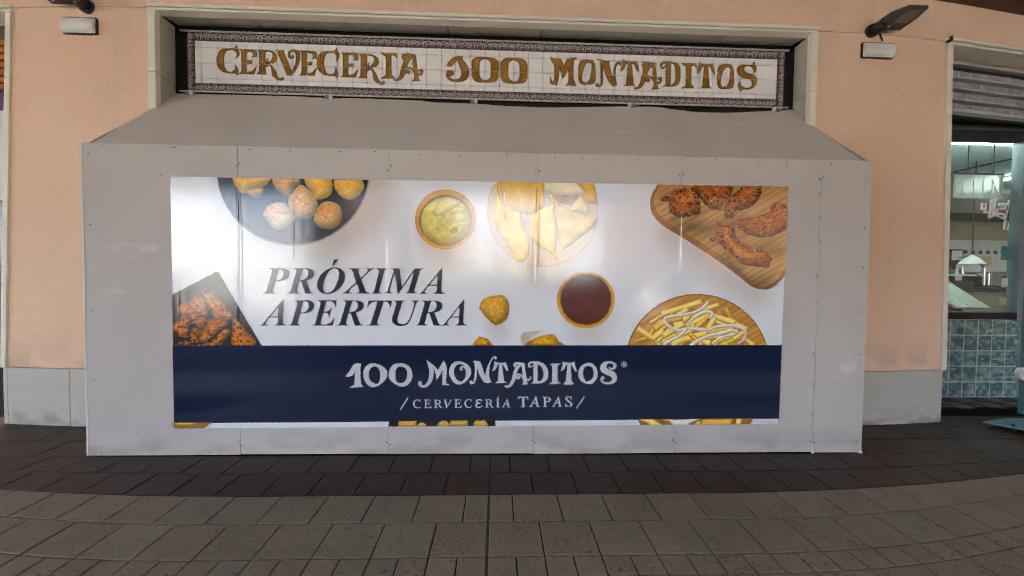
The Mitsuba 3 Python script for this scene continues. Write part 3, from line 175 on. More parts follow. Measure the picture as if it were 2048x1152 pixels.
 ('fry', 'fry', '4761,1131 4761,1136 4733,1164 4729,1165 4573,1014 4572,1010 4601,981 4605,980'),
 ('fry', 'fry_gold', '4676,1120 4676,1124 4648,1147 4644,1147 4542,1025 4542,1020 4569,997 4574,997'),
 ('fry', 'fry', '5081,930 5085,933 5089,967 5087,971 4912,995 4909,993 4904,958 4907,954'),
 ('fry', 'fry_gold', '5087,1166 5087,1171 5064,1197 5060,1198 4939,1092 4938,1089 4962,1061 4966,1061'),
 ('fry', 'fry', '4886,999 4890,1002 4898,1041 4896,1045 4731,1080 4728,1078 4719,1038 4721,1035'),
 ('fry', 'fry', '4957,1065 4958,1070 4933,1106 4929,1107 4798,1022 4796,1018 4821,981 4825,980'),
 ('fry', 'fry_gold', '4548,974 4550,978 4545,996 4542,998 4428,969 4426,965 4431,947 4434,945'),
 ('fry', 'fry', '5397,1036 5397,1040 5376,1071 5372,1072 5259,996 5258,992 5280,961 5284,960'),
 ('fry', 'fry', '5001,1272 5003,1277 4990,1315 4986,1317 4648,1210 4646,1207 4659,1168 4663,1166'),
 ('fry', 'fry_gold', '4776,1161 4777,1166 4750,1200 4746,1201 4583,1079 4582,1075 4609,1040 4613,1039'),
 ('fry', 'fry', '5329,1034 5330,1039 5307,1073 5304,1074 5194,1003 5193,1000 5216,965 5220,964'),
 ('fry', 'fry', '4635,925 4651,926 4670,954 4669,958 4468,1088 4464,1087 4442,1053 4443,1049'),
 ('fry', 'fry', '4746,1051 4746,1055 4720,1080 4717,1080 4611,973 4611,969 4637,943 4641,943'),
 ('fry', 'fry_gold', '4929,983 4930,988 4905,1023 4802,961 4800,957 4820,927 4836,927'),
 ('fry', 'fry', '4893,1216 4894,1220 4873,1250 4869,1252 4757,1176 4756,1172 4778,1141 4781,1140'),
 ('fry', 'fry_gold', '4840,1135 4842,1139 4832,1182 4829,1184 4690,1153 4687,1150 4698,1108 4701,1105'),
 ('fry', 'fry', '5060,1008 5062,1013 5048,1057 5045,1060 4732,970 4730,966 4742,926 4774,926'),
 ('fry', 'fry', '5135,1158 5133,1162 5090,1182 5030,1068 5031,1064 5074,1044'),
 ('fry', 'fry_gold', '4986,928 5010,928 5025,949 4912,1040 4908,1040 4885,1013 4885,1009'),
 ('fry', 'fry', '5463,943 5462,947 5368,1010 5364,1009 5348,987 5350,983 5428,930 5455,930'),
 ('fry', 'fry_gold', '5278,1059 5281,1063 5274,1098 5270,1100 5042,1059 5039,1055 5047,1020 5050,1018'),
 ('fry', 'fry', '4693,1034 4693,1038 4669,1066 4665,1067 4569,989 4568,985 4593,956 4596,955'),
 ('fry', 'fry', '4860,1092 4861,1097 4836,1133 4832,1134 4660,1021 4659,1016 4684,980 4688,979'),
 ('sauce_drizzle', 'white_sauce', '4702,1173 4684,1166 4671,1152 4669,1132 4677,1113 4695,1092 4712,1078 4778,1044 4802,1041 4817,1042 4891,1058 4994,1046 5059,1045 5086,1051 5113,1065 5135,1073 5193,1081 5256,1084 5286,1080 5324,1069 5357,1053 5367,1040 5369,1015 5361,988 5348,974 5310,950 5308,942 5312,937 5319,936 5370,965 5380,976 5390,1000 5393,1037 5387,1056 5380,1066 5365,1079 5345,1090 5291,1107 5236,1111 5167,1105 5115,1096 5075,1079 5057,1075 4890,1083 4801,1065 4776,1071 4734,1093 4712,1109 4698,1126 4694,1142 4711,1150 4747,1158 4823,1167 4878,1178 4947,1199 4996,1220 5029,1243 5061,1285 5062,1298 5052,1306 5040,1302 5001,1255 4974,1238 4937,1221 4837,1194 4742,1182'),
 ('sauce_drizzle', 'white_sauce', '4989,1212 4936,1179 4880,1130 4877,1122 4880,1113 4889,1109 4896,1112 4964,1165 5001,1185 5035,1198 5053,1198 5073,1193 5062,1157 5068,1147 5079,1146 5085,1150 5097,1173 5103,1193 5097,1212 5087,1220 5067,1227 5028,1227'),
 ('sauce_drizzle', 'white_sauce', '4815,1023 4679,952 4674,943 4676,933 4685,927 4693,928 4820,993 4843,1012 4862,1035 4881,1063 4880,1074 4872,1079 4863,1077'),
 ('sauce_drizzle', 'white_sauce', '5072,1028 5016,1006 4957,975 4904,942 4900,934 4900,927 4937,927 5016,972 5082,999 5192,1018 5265,1040 5284,1038 5320,1027 5327,1030 5330,1036 5325,1044 5294,1064 5264,1073 5238,1069 5184,1053'),
 ('sauce_drizzle', 'white_sauce', '5147,997 5092,955 5088,946 5092,937 5101,934 5108,936 5148,968 5174,983 5207,994 5276,1010 5280,1014 5282,1021 5279,1026 5272,1028 5222,1020 5182,1012'),
 ('nugget', 'flake', '3140,1218 3139,1213 3151,1203 3153,1190 3165,1182 3167,1175 3186,1157 3188,1151 3218,1124 3222,1114 3240,1106 3246,1098 3265,1085 3283,1086 3327,1106 3346,1121 3353,1123 3366,1143 3369,1158 3374,1164 3381,1189 3382,1220 3386,1230 3379,1258 3373,1268 3374,1284 3363,1297 3349,1320 3331,1333 3321,1331 3312,1334 3309,1340 3285,1333 3262,1335 3255,1330 3234,1328 3231,1324 3224,1322 3219,1325 3197,1315 3190,1317 3184,1308 3170,1302 3155,1287 3153,1280 3147,1275 3144,1255 3138,1249 3135,1224'),
 ('nugget', 'flake', '3253,918 3235,937 3225,955 3214,960 3209,971 3201,968 3203,973 3186,984 3177,982 3169,988 3136,992 3118,970 3111,967 3100,955 3100,948 3094,946 3093,935 3087,929 3091,923 3085,916'),
 ('paper', 'paper', '3481,947 3511,929 3536,958 3573,990 3663,1044 3539,1035 3516,1030 3498,1022 3479,1005'),
 ('cup', 'board_edge', '3511,919 3839,921 3839,931 3815,946 3791,954 3758,959 3659,970 3614,970 3578,967 3548,956 3511,929'),
 ('nugget', 'flake', '3797,930 3793,936 3795,953 3787,964 3790,968 3782,974 3781,984 3764,999 3763,1005 3747,1015 3719,1015 3683,1004 3667,1007 3660,1002 3652,1002 3650,999 3634,996 3614,985 3608,988 3599,979 3595,982 3585,977 3579,969 3585,962 3579,946 3576,920 3798,920'),
 ('tray', 'tray', '3273,293 2403,287 2400,241 3281,246'),
 ('olive', 'cheese', '2627,289 2484,288 2479,241 2627,242'),
 ('olive', 'cheese', '2713,243 2709,254 2698,266 2688,272 2672,276 2661,274 2646,267 2635,254 2630,242'),
 ('olive', 'cheese', '2906,244 2895,270 2878,284 2864,290 2835,290 2817,280 2806,270 2796,243'),
 ('olive', 'cheese', '3051,248 3050,291 2906,290 2906,248'),
 ('olive', 'cheese', '3216,246 3208,275 3193,292 3114,292 3097,268 3092,245'),
 ('board', 'board_edge', '983,278 671,276 690,229 926,231'),
 ('dip', 'fry_gold', '676,276 702,263 726,256 768,252 824,259 846,267 863,278'),
 ('fries_board', 'board_edge', '5465,307 4476,300 4497,252 5445,257'),
 ('fry', 'fry', '4600,301 4479,300 4582,253 4689,253'),
 ('fry', 'fry_gold', '4709,283 4795,279 4775,302 4676,302'),
 ('fry', 'white_sauce', '4730,292 4773,254 4905,254 4999,304'),
 ('fry', 'fry', '5001,292 4954,255 5017,255'),
 ('fry', 'fry_gold', '5291,300 5031,300 5013,255 5281,256'),
 ('fry', 'fry', '5373,304 5321,304 5315,257 5360,257'),
]

# ---------------------------------------------------------------- helpers
def lin(r, g, b, k=1.0):
    c = np.array([r, g, b], float) / 255
    return (np.where(c < 0.04045, c / 12.92, ((c + 0.055) / 1.055) ** 2.4) * k).tolist()
def rgb(c): return {'type': 'rgb', 'value': [float(x) for x in c]}
def mat(name, color, rough=0.6, spec=0.5, metallic=0.0, bump=None, bscale=1.0, eps=1e-3, **kw):
    b = {'type': 'principled', 'base_color': color if isinstance(color, dict) else rgb(color), 'roughness': rough, 'specular': spec, 'metallic': metallic, **kw}
    if bump is not None:
        b = {'type': 'bumpmap', 'arbitrary': mikit.proc(bump, eps), 'scale': bscale, 'bsdf': b}
    scene[name] = {'type': 'twosided', 'bsdf': b} if not kw.get('spec_trans') else b
def key_of(name):
    if name not in used: used.add(name); return name
    i = 1
    while f'{name}_{i:03d}' in used: i += 1
    used.add(f'{name}_{i:03d}'); return f'{name}_{i:03d}'
used = set()
def thing(name, label=None, cat=None, group=None, kind=None):
    k = key_of(name); d = {}
    if label: d['label'] = label
    if cat: d['category'] = cat
    if group: d['group'] = group
    if kind: d['kind'] = kind
    labels[k] = d
    return k
def part(parent, name, mesh, m, smooth=False, label=None, uv=None, kind=None, **more):
    k = key_of(f'{parent}__{name}')
    scene[k] = mikit.ply(mesh, m, smooth=smooth, uv=uv, **more)
    d = {}
    if label: d['label'] = label
    if kind: d['kind'] = kind
    if d: labels[k] = d
    return k
def shape(k, mesh, m, smooth=False, uv=None, **more):
    scene[k] = mikit.ply(mesh, m, smooth=smooth, uv=uv, **more); return k
def box(x0, x1, y0, y1, z0, z1, ch=0.0):
    if ch <= 0:
        b = trimesh.creation.box(extents=[x1 - x0, y1 - y0, z1 - z0]); b.apply_translation([(x0 + x1) / 2, (y0 + y1) / 2, (z0 + z1) / 2]); return b
    pts = []
    for a in (0, 1, 2):
        for sx in (0, 1):
            for sy in (0, 1):
                for sz in (0, 1):
                    d = [ch, ch, ch]; d[a] = 0
                    pts.append([x0 + d[0] if sx == 0 else x1 - d[0], y0 + d[1] if sy == 0 else y1 - d[1], z0 + d[2] if sz == 0 else z1 - d[2]])
    return trimesh.convex.convex_hull(np.array(pts))
def join(*ms): return trimesh.util.concatenate([m for m in ms])
def cyl(p0, p1, r, n=16):
    m = trimesh.creation.cylinder(radius=r, segment=[p0, p1], sections=n); return m
def tube(pts, r, n=8):
    ms = [cyl(a, b, r, n) for a, b in zip(pts[:-1], pts[1:])]
    for q in pts: s = trimesh.creation.icosphere(subdivisions=1, radius=r * 1.01); s.apply_translation(q); ms.append(s)
    return join(*ms)
def sheet(geom, y, thick=0.0):
    """flat print or thin plate in an upright X,Z plane at depth y, facing the street (-Y)"""
    ms = []
    for g in ([geom] if geom.geom_type == 'Polygon' else geom.geoms):
        if g.geom_type != 'Polygon' or g.area < 1e-7: continue
        if thick:
            m = trimesh.creation.extrude_polygon(g, thick, engine='earcut'); v = np.array(m.vertices); v = np.stack([v[:, 0], y - thick + v[:, 2], v[:, 1]], 1)
            ms.append(trimesh.Trimesh(v, np.array(m.faces)[:, ::-1] * 1, process=False))
        else:
            v2, f = trimesh.creation.triangulate_polygon(g, engine='earcut')
            v = np.stack([v2[:, 0], np.full(len(v2), y), v2[:, 1]], 1); f = np.array(f)
            n = np.cross(v[f[:, 1]] - v[f[:, 0]], v[f[:, 2]] - v[f[:, 0]])[:, 1]
            f = np.where((n > 0)[:, None], f[:, ::-1], f)
            ms.append(trimesh.Trimesh(v, f, process=False))
    return join(*ms)
def dec(s):
    out = []
    for q in s.split(';'):
        rings = [np.array([[float(t) for t in xy.split(',')] for xy in r.split()]) / 1000 for r in q.split('/')]
        g = Polygon(rings[0], rings[1:])
        out.append(g if g.is_valid else g.buffer(0))
    return union_all(out)
def wall_y(x):
    """plan of the gently convex facade: straight in front of the opening, curving back to either side"""
    x = np.asarray(x, float); d = np.maximum(0, np.maximum(-x, x - 6.43)); d2 = np.minimum(d, 3.0)
    y = 0.65 + 0.047 * d2 ** 2 + (d - d2) * 0.28
    return np.where(x > 7.95, 0.7586 + 0.155 * (x - 7.95), y)
def strip(x0, x1, z0, z1, off, thick, n=None, x0t=None, x1t=None):
    """a piece of facade between x0..x1 and z0..z1 that follows the plan of the wall; x0t, x1t: its ends at z1"""
    x0t = x0 if x0t is None else x0t; x1t = x1 if x1t is None else x1t
    n = n or max(1, int(abs(x1 - x0) / 0.15)); s = np.linspace(0, 1, n + 1)
    xb, xt = x0 + (x1 - x0) * s, x0t + (x1t - x0t) * s
    v = np.concatenate([np.stack([xb, wall_y(xb) + off, 0 * s + z0], 1), np.stack([xt, wall_y(xt) + off, 0 * s + z1], 1),
                        np.stack([xt, wall_y(xt) + off + thick, 0 * s + z1], 1), np.stack([xb, wall_y(xb) + off + thick, 0 * s + z0], 1)])
    N = n + 1; i = np.arange(n); f = []
    for a in range(4):
        b = (a + 1) % 4
        f += [np.stack([a * N + i, a * N + i + 1, b * N + i + 1], 1), np.stack([a * N + i, b * N + i + 1, b * N + i], 1)]
    f += [np.array([[0, N, 2 * N], [0, 2 * N, 3 * N], [n, 3 * N + n, 2 * N + n], [n, 2 * N + n, N + n]])]
    return trimesh.Trimesh(v, np.concatenate(f), process=False)
def prism_hex(b, t):
    """8 corners: four of one face (in order) and four of the opposite face"""
    v = np.array(list(b) + list(t), float)
    f = [[0, 2, 1], [0, 3, 2], [4, 5, 6], [4, 6, 7]]
    for i in range(4):
        j = (i + 1) % 4; f += [[i, j, 4 + j], [i, 4 + j, 4 + i]]
    return trimesh.Trimesh(v, f, process=False)

# ---------------------------------------------------------------- materials
def stucco_c(p, n, uv):
    a = fbm(p.x * 1.3, p.y * 1.3, p.z * 1.1, 4); g = noise(p.x * 170, p.y * 170, p.z * 170); g2 = noise(p.x * 60, p.y * 60 + 9, p.z * 60)
    c = mix(lin(230, 196, 168), lin(232, 199, 172), a) * (0.84 + 0.2 * g + 0.1 * g2)
    drip = smoothstep(0.62, 0.85, fbm(p.x * 5, p.z * 0.5, 3.0, 3)) * 0.045
    low = smoothstep(1.0, 0.5, p.z) * smoothstep(0.45, 0.7, fbm(p.x * 3, p.z * 4, 7.0, 3)) * 0.20
    c = c * (1 - drip - low)
    spot = smoothstep(0.80, 0.86, noise(p.x * 16, p.y * 16, p.z * 16)) * smoothstep(0.7, 0.8, noise(p.x * 3 + 5, p.z * 3, 2)) * 0.05
    return c * (1 - spot)
def stucco_b(p, n, uv): return noise(p.x * 140, p.y * 140, p.z * 140) + 0.6 * noise(p.x * 55, p.y * 55, p.z * 55)
mat('render_peach', mikit.proc(stucco_c), 0.9, 0.2, bump=stucco_b, bscale=0.0022)
def stone_c(p, n, uv):
    g = noise(p.x * 120, p.y * 120, p.z * 120); a = fbm(p.x * 3, p.y * 3, p.z * 3, 4)
    c = mix((0.60, 0.57, 0.49), (0.68, 0.655, 0.58), a) * (0.9 + 0.18 * g)
    dirt = smoothstep(0.22, 0.0, p.z) * smoothstep(0.3, 0.75, fbm(p.x * 6, p.y * 6, p.z * 10, 4))
    return c * (1 - 0.45 * dirt)
mat('cast_stone', mikit.proc(stone_c), 0.8, 0.3, bump=lambda p, n, uv: noise(p.x * 150, p.y * 150, p.z * 150), bscale=0.0008)
mat('trim_stone', mikit.proc(lambda p, n, uv: mix((0.74, 0.70, 0.58), (0.80, 0.765, 0.65), fbm(p.x * 3, p.y * 3, p.z * 3, 4)) * (0.9 + 0.16 * noise(p.x * 120, p.y * 120, p.z * 120))), 0.75, 0.3)
mat('plinth_stone', mikit.proc(lambda p, n, uv: stone_c(p, n, uv) * 0.78), 0.8, 0.3, bump=lambda p, n, uv: noise(p.x * 150, p.y * 150, p.z * 150), bscale=0.0008)
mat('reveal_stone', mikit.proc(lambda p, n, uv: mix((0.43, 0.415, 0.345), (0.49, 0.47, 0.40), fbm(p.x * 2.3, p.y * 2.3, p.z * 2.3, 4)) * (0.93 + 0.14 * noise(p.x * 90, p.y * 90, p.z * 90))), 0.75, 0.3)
def board_c(p, n, uv):
    t = cell_rand(dr.floor(p.x / 1.2) + 3, 5) - 0.5
    g = fbm(p.x * 2, p.y * 2, p.z * 1.4, 4); fib = noise(p.x * 220, p.y * 60, p.z * 40) * 0.5 + noise(p.x * 40, p.y * 60, p.z * 220) * 0.5
    c = mix((0.492, 0.456, 0.424), (0.542, 0.506, 0.474), g) * (0.94 + 0.10 * fib) * (1 + 0.05 * t)
    scuff = smoothstep(0.72, 0.80, fbm(p.x * 2.7 + 11, p.y * 2.7, p.z * 6, 4)) * smoothstep(0.55, 0.7, noise(p.x * 1.1, p.y * 2, p.z * 1.3 + 4)) * 0.20
    low = smoothstep(0.35, 0.0, p.z) * smoothstep(0.35, 0.75, fbm(p.x * 4, 1.0, p.z * 7, 4)) * 0.22
    return c * (1 - low) + scuff * 0.35
mat('plasterboard', mikit.proc(board_c), 0.85, 0.25, bump=lambda p, n, uv: noise(p.x * 90, p.y * 90, p.z * 90) + 14 * noise(p.x * 1.7, p.y * 2.0, p.z * 1.4), bscale=0.0005)
mat('gypsum_edge', (0.72, 0.71, 0.69), 0.9, 0.2)
mat('screw_black', (0.012, 0.012, 0.013), 0.5, 0.5)
mat('black_panel', (0.006, 0.005, 0.007), 0.35, 0.4)
mat('brushed_steel', (0.60, 0.59, 0.58), 0.4, 0.5, metallic=0.3)
mat('clear_plastic', (0.75, 0.76, 0.77), 0.25, 0.5)
mat('grey_clip', (0.22, 0.23, 0.24), 0.4, 0.5)
mat('grout', (0.13, 0.127, 0.12), 0.9, 0.2)
def glaze_c(p, n, uv):
    t = cell_rand(dr.floor(uv.x * 1000), 3)
    return mix((0.80, 0.80, 0.785), (0.85, 0.85, 0.835), t) * (0.95 + 0.08 * fbm(p.x * 9, p.z * 9, 1.0, 3))
mat('white_glaze', mikit.proc(glaze_c), 0.16, 0.5)
def border_c(p, n, uv):
    u = uv.x * 2; m = u - dr.floor(u); v = uv.y; a = dr.abs(m - 0.5)
    leg = smoothstep(0.24, 0.20, a) * smoothstep(0.10, 0.14, a) * smoothstep(0.36, 0.42, v) * smoothstep(0.92, 0.86, v)
    arc = smoothstep(0.07, 0.03, dr.abs(dr.sqrt(dr.square(m - 0.5) + dr.square((v - 0.42) * 0.9)) - 0.17)) * smoothstep(0.46, 0.40, v)
    d2 = dr.sqrt(dr.square(dr.abs(m - 0.5) - 0.5) + dr.square((v - 0.28) * 0.8))
    ring = smoothstep(0.06, 0.02, dr.abs(d2 - 0.20)) * smoothstep(0.95, 0.9, v)
    dots = smoothstep(0.62, 0.70, noise(p.x * 130, p.z * 130, 3)) * smoothstep(0.02, 0.06, v) * smoothstep(0.70, 0.6, v)
    w = dr.minimum(1.0, leg + arc + ring * 0.8 + dots * 0.7)
    c = mix((0.045, 0.026, 0.040), (0.10, 0.065, 0.075), noise(p.x * 50, p.z * 50, 1))
    return mix(c, mi.Color3f(0.50, 0.45, 0.42), w * smoothstep(0.99, 0.95, v))
mat('border_glaze', mikit.proc(border_c), 0.2, 0.5)
mat('letter_brown', (0.085, 0.035, 0.015), 0.3, 0.5)
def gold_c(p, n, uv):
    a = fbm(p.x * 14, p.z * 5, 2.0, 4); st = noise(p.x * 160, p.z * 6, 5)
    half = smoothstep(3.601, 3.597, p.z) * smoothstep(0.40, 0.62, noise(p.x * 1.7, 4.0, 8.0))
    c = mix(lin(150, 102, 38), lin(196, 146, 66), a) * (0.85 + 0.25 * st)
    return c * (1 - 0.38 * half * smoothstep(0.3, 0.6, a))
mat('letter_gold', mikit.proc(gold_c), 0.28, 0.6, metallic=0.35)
mat('letter_cream', (0.70, 0.62, 0.44), 0.2, 0.5)
def tile_c(p, n, uv):
    t = cell_rand(dr.floor(uv.x * 1000), 1); t2 = cell_rand(dr.floor(uv.x * 1000), 7)
    g = noise(p.x * 230, p.y * 230, 1.0); g2 = noise(p.x * 110, p.y * 110, 4.0); a = fbm(p.x * 4, p.y * 4, 2.0, 4)
    c = mix(mix((0.200, 0.152, 0.097), (0.205, 0.166, 0.120), t2), mi.Color3f(0.152, 0.126, 0.096), t * 0.4)
    c = c * (0.72 + 0.34 * g + 0.22 * g2) * (0.86 + 0.28 * a)
    pit = smoothstep(0.74, 0.82, noise(p.x * 85, p.y * 150, 9.0)) * smoothstep(0.35, 0.7, fbm(p.x * 9, p.y * 9, 6.0, 2))
    return c * (1 - 0.5 * pit)
mat('paving_beige', mikit.proc(tile_c), 0.62, 0.4, bump=lambda p, n, uv: noise(p.x * 150, p.y * 150, 2.0), bscale=0.0012)
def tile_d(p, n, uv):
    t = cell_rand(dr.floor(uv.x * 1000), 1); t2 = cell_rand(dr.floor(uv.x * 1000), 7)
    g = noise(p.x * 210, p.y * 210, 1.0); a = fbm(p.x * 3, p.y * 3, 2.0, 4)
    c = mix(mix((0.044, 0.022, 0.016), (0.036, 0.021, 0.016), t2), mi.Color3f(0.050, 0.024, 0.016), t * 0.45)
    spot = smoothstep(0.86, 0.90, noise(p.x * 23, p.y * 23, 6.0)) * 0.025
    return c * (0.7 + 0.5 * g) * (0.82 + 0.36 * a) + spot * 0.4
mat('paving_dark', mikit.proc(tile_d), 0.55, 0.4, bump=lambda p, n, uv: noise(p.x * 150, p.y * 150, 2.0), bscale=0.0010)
mat('paving_joint', (0.007, 0.006, 0.0055), 0.95, 0.1)
mat('joint_rubber', (0.060, 0.055, 0.050), 0.8, 0.2)
mat('plaza_paving', mikit.proc(lambda p, n, uv: mix((0.27, 0.265, 0.255), (0.33, 0.325, 0.315), fbm(p.x * 0.6, p.y * 0.6, 1.0, 4)) * (1 - 0.5 * smoothstep(0.02, 0.01, dr.minimum(dr.abs(p.x / 0.6 - dr.floor(p.x / 0.6) - 0.5), dr.abs(p.y / 0.6 - dr.floor(p.y / 0.6) - 0.5))))), 0.8, 0.3)
mat('dark_timber', mikit.proc(lambda p, n, uv: mix((0.055, 0.018, 0.013), (0.10, 0.035, 0.022), fbm(p.x * 1.2, p.y * 22, p.z * 4, 4))), 0.55, 0.4)
mat('lamp_body', (0.022, 0.018, 0.022), 0.5, 0.4)
mat('lamp_diffuser', mikit.proc(lambda p, n, uv: mix((0.66, 0.67, 0.62), (0.72, 0.73, 0.69), fbm(p.x * 6, p.y * 6, p.z * 6, 3))), 0.3, 0.5)
mat('flood_body', mikit.proc(lambda p, n, uv: mix((0.045, 0.040, 0.038), (0.075, 0.066, 0.060), fbm(p.x * 20, p.y * 20, p.z * 20, 3))), 0.55, 0.4)
mat('flood_glass', (0.14, 0.12, 0.10), 0.15, 0.5)
mat('white_paint', (0.74, 0.74, 0.72), 0.5, 0.4)
# poster print: one vinyl sheet, all inks share its gloss and its wrinkles along the board joints
def vinyl_b(p, n, uv):
    h = 0.35 * noise(p.x * 5, 3.0, p.z * 2.2) + 0.05 * noise(p.x * 26, 5.0, p.z * 7)
    for s, w, a in ((1.215, 0.05, 1.3), (2.41, 0.05, 1.9), (3.605, 0.06, 2.4), (4.81, 0.03, 0.8)):
        d = (p.x - s) / w
        h = h + a * dr.exp(-d * d) * (noise(p.x * 75, 1.0, p.z * 0.7) - 0.5) * smoothstep(0.9, 1.35, p.z) * (0.4 + 1.2 * noise(3.0, s * 9, p.z * 2.6))
    d = (p.x - 0.72) / 0.10
    return h + 0.35 * dr.exp(-d * d) * (noise(p.x * 60, 1.0, p.z * 0.5) - 0.5)
VINYL = dict(rough=0.13, spec=0.9, bump=vinyl_b, bscale=0.0026, eps=2e-3)
def soft(p, x, z, r, w): return smoothstep(r + w, r - w, dr.sqrt(dr.square(p.x - x) + dr.square(p.z - z)))
def cap(p, x0, z0, x1, z1, r, w):
    dx, dz = x1 - x0, z1 - z0
    t = dr.clip(((p.x - x0) * dx + (p.z - z0) * dz) / (dx * dx + dz * dz), 0, 1)
    return smoothstep(r + w, r - w, dr.sqrt(dr.square(p.x - x0 - t * dx) + dr.square(p.z - z0 - t * dz)))
def poster_c(p, n, uv):
    c = mi.Color3f(0.735, 0.765, 0.81)
    s1 = dr.maximum(soft(p, 1.76, 2.24, 0.66, 0.16), soft(p, 3.70, 1.86, 0.44, 0.16) * 0.8)
    s2 = dr.maximum(soft(p, 2.89, 1.80, 0.22, 0.12) * 0.85, soft(p, 4.06, 1.13, 0.20, 0.11) * 0.6)
    s3 = dr.maximum(soft(p, 3.29, 1.07, 0.09, 0.10) * 0.7, cap(p, 4.72, 1.86, 5.45, 1.36, 0.10, 0.13) * 0.75)
    s = dr.maximum(dr.maximum(s1, s2), s3) * 0.62
    s = dr.maximum(s, cap(p, 4.80, 0.23, 5.62, 0.23, 0.06, 0.12) * 0.4)
    return mix(c, mi.Color3f(0.47, 0.36, 0.26), s)
mat('vinyl_white', mikit.proc(poster_c), **VINYL)
mat('vinyl_navy', mikit.proc(lambda p, n, uv: mix((0.0050, 0.0125, 0.040), (0.0066, 0.0155, 0.046), noise(p.x * 2, 1.0, p.z * 2))), **VINYL)
mat('vinyl_silver', (0.56, 0.57, 0.585), **VINYL)
K = 1.15
PAL = {  # ink: light tone, dark tone, grain per metre, kind of grain (0 cloudy, 1 wrinkled, 2 flakes, 3 wood), contrast, darkening to the rim, lit side
 'slate_edge': ((140, 145, 160), (110, 115, 130), 20, 0, .5, 0, 0), 'slate': ((30, 31, 46), (18, 18, 28), 14, 0, .8, 0, 0),
 'cheese': ((244, 206, 104), (220, 156, 40), 42, 0, .7, .25, .30), 'crumb': ((244, 204, 130), (190, 122, 50), 60, 0, .6, .22, .55), 'pale': ((240, 214, 176), (196, 148, 96), 50, 0, .6, .2, .5),
 'tray_edge': ((52, 48, 54), (34, 31, 36), 20, 0, .5, 0, 0), 'tray': ((42, 38, 38), (24, 21, 22), 9, 0, .9, 0, 0),
 'strip': ((196, 112, 30), (104, 46, 14), 44, 1, 1.15, .50, .2), 'bowl': ((212, 158, 26), (164, 108, 10), 8, 0, .6, 0, -.5), 'bowl_in': ((116, 76, 24), (84, 52, 14), 10, 0, 1, 0, 0),
 'guac': ((214, 206, 84), (176, 162, 40), 30, 0, .9, .15, -.2), 'guac_light': ((226, 222, 132), (204, 194, 80), 34, 0, 1, .25, 0), 'guac_dark': ((160, 150, 66), (140, 130, 44), 30, 0, 1, 0, 0),
 'sauce': ((92, 28, 24), (72, 18, 18), 10, 0, .6, .1, -.3), 'wood_edge': ((196, 172, 146), (170, 144, 118), 12, 0, 1, 0, 0), 'wood_pale': ((206, 190, 166), (192, 172, 144), 9, 3, .4, 0, 0),
 'nacho_pale': ((238, 212, 104), (222, 174, 48), 11, 0, .9, .10, -.3), 'nacho_mid': ((230, 200, 88), (202, 156, 44), 12, 0, .9, .12, -.35), 'nacho_gold': ((230, 184, 26), (206, 152, 8), 16, 0, .9, .06, -.12),
 'nacho_brown': ((190, 144, 74), (160, 108, 46), 16, 0, 1, 0, 0), 'nacho_white': ((236, 230, 196), (222, 206, 146), 14, 0, .6, .12, 0),
 'board': ((190, 152, 94), (152, 110, 60), 10, 3, .7, 0, 0), 'board_edge': ((160, 112, 60), (132, 88, 44), 14, 3, .7, 0, 0), 'board_dark': ((98, 64, 34), (58, 35, 18), 12, 0, 1.0, -.2, 0), 'board2': ((204, 150, 72), (176, 116, 48), 11, 3, .7, 0, 0),
 'wing': ((172, 84, 24), (60, 20, 6), 48, 1, 1.35, .50, -.25), 'wing_gold': ((216, 140, 26), (158, 68, 14), 70, 1, .85, .35, 0),
 'fry_dark': ((206, 150, 52), (150, 92, 26), 20, 0, 1.2, 0, 0), 'fry': ((246, 224, 132), (228, 186, 70), 22, 0, .6, .18, -.25), 'fry_gold': ((238, 200, 84), (212, 152, 34), 22, 0, .7, .2, -.25), 'white_sauce': ((238, 233, 222), (214, 204, 180), 26, 0, .6, .08, -.2),
 'flake': ((242, 200, 52), (186, 120, 14), 42, 2, 1.0, .22, -.2), 'paper': ((206, 196, 184), (182, 170, 150), 10, 0, 1, 0, 0)}
PNAME = list(PAL)
ROUND = {'cheese': .10, 'crumb': .11, 'pale': .11, 'strip': .055, 'guac': .08, 'guac_light': .05, 'guac_dark': .04, 'wing': .085, 'wing_gold': .05, 'fry': .024, 'fry_gold': .024, 'white_sauce': .022, 'flake': .09, 'nacho_pale': .05, 'nacho_mid': .05, 'nacho_gold': .05, 'nacho_white': .04}   # how far the printed thing bulges, in metres
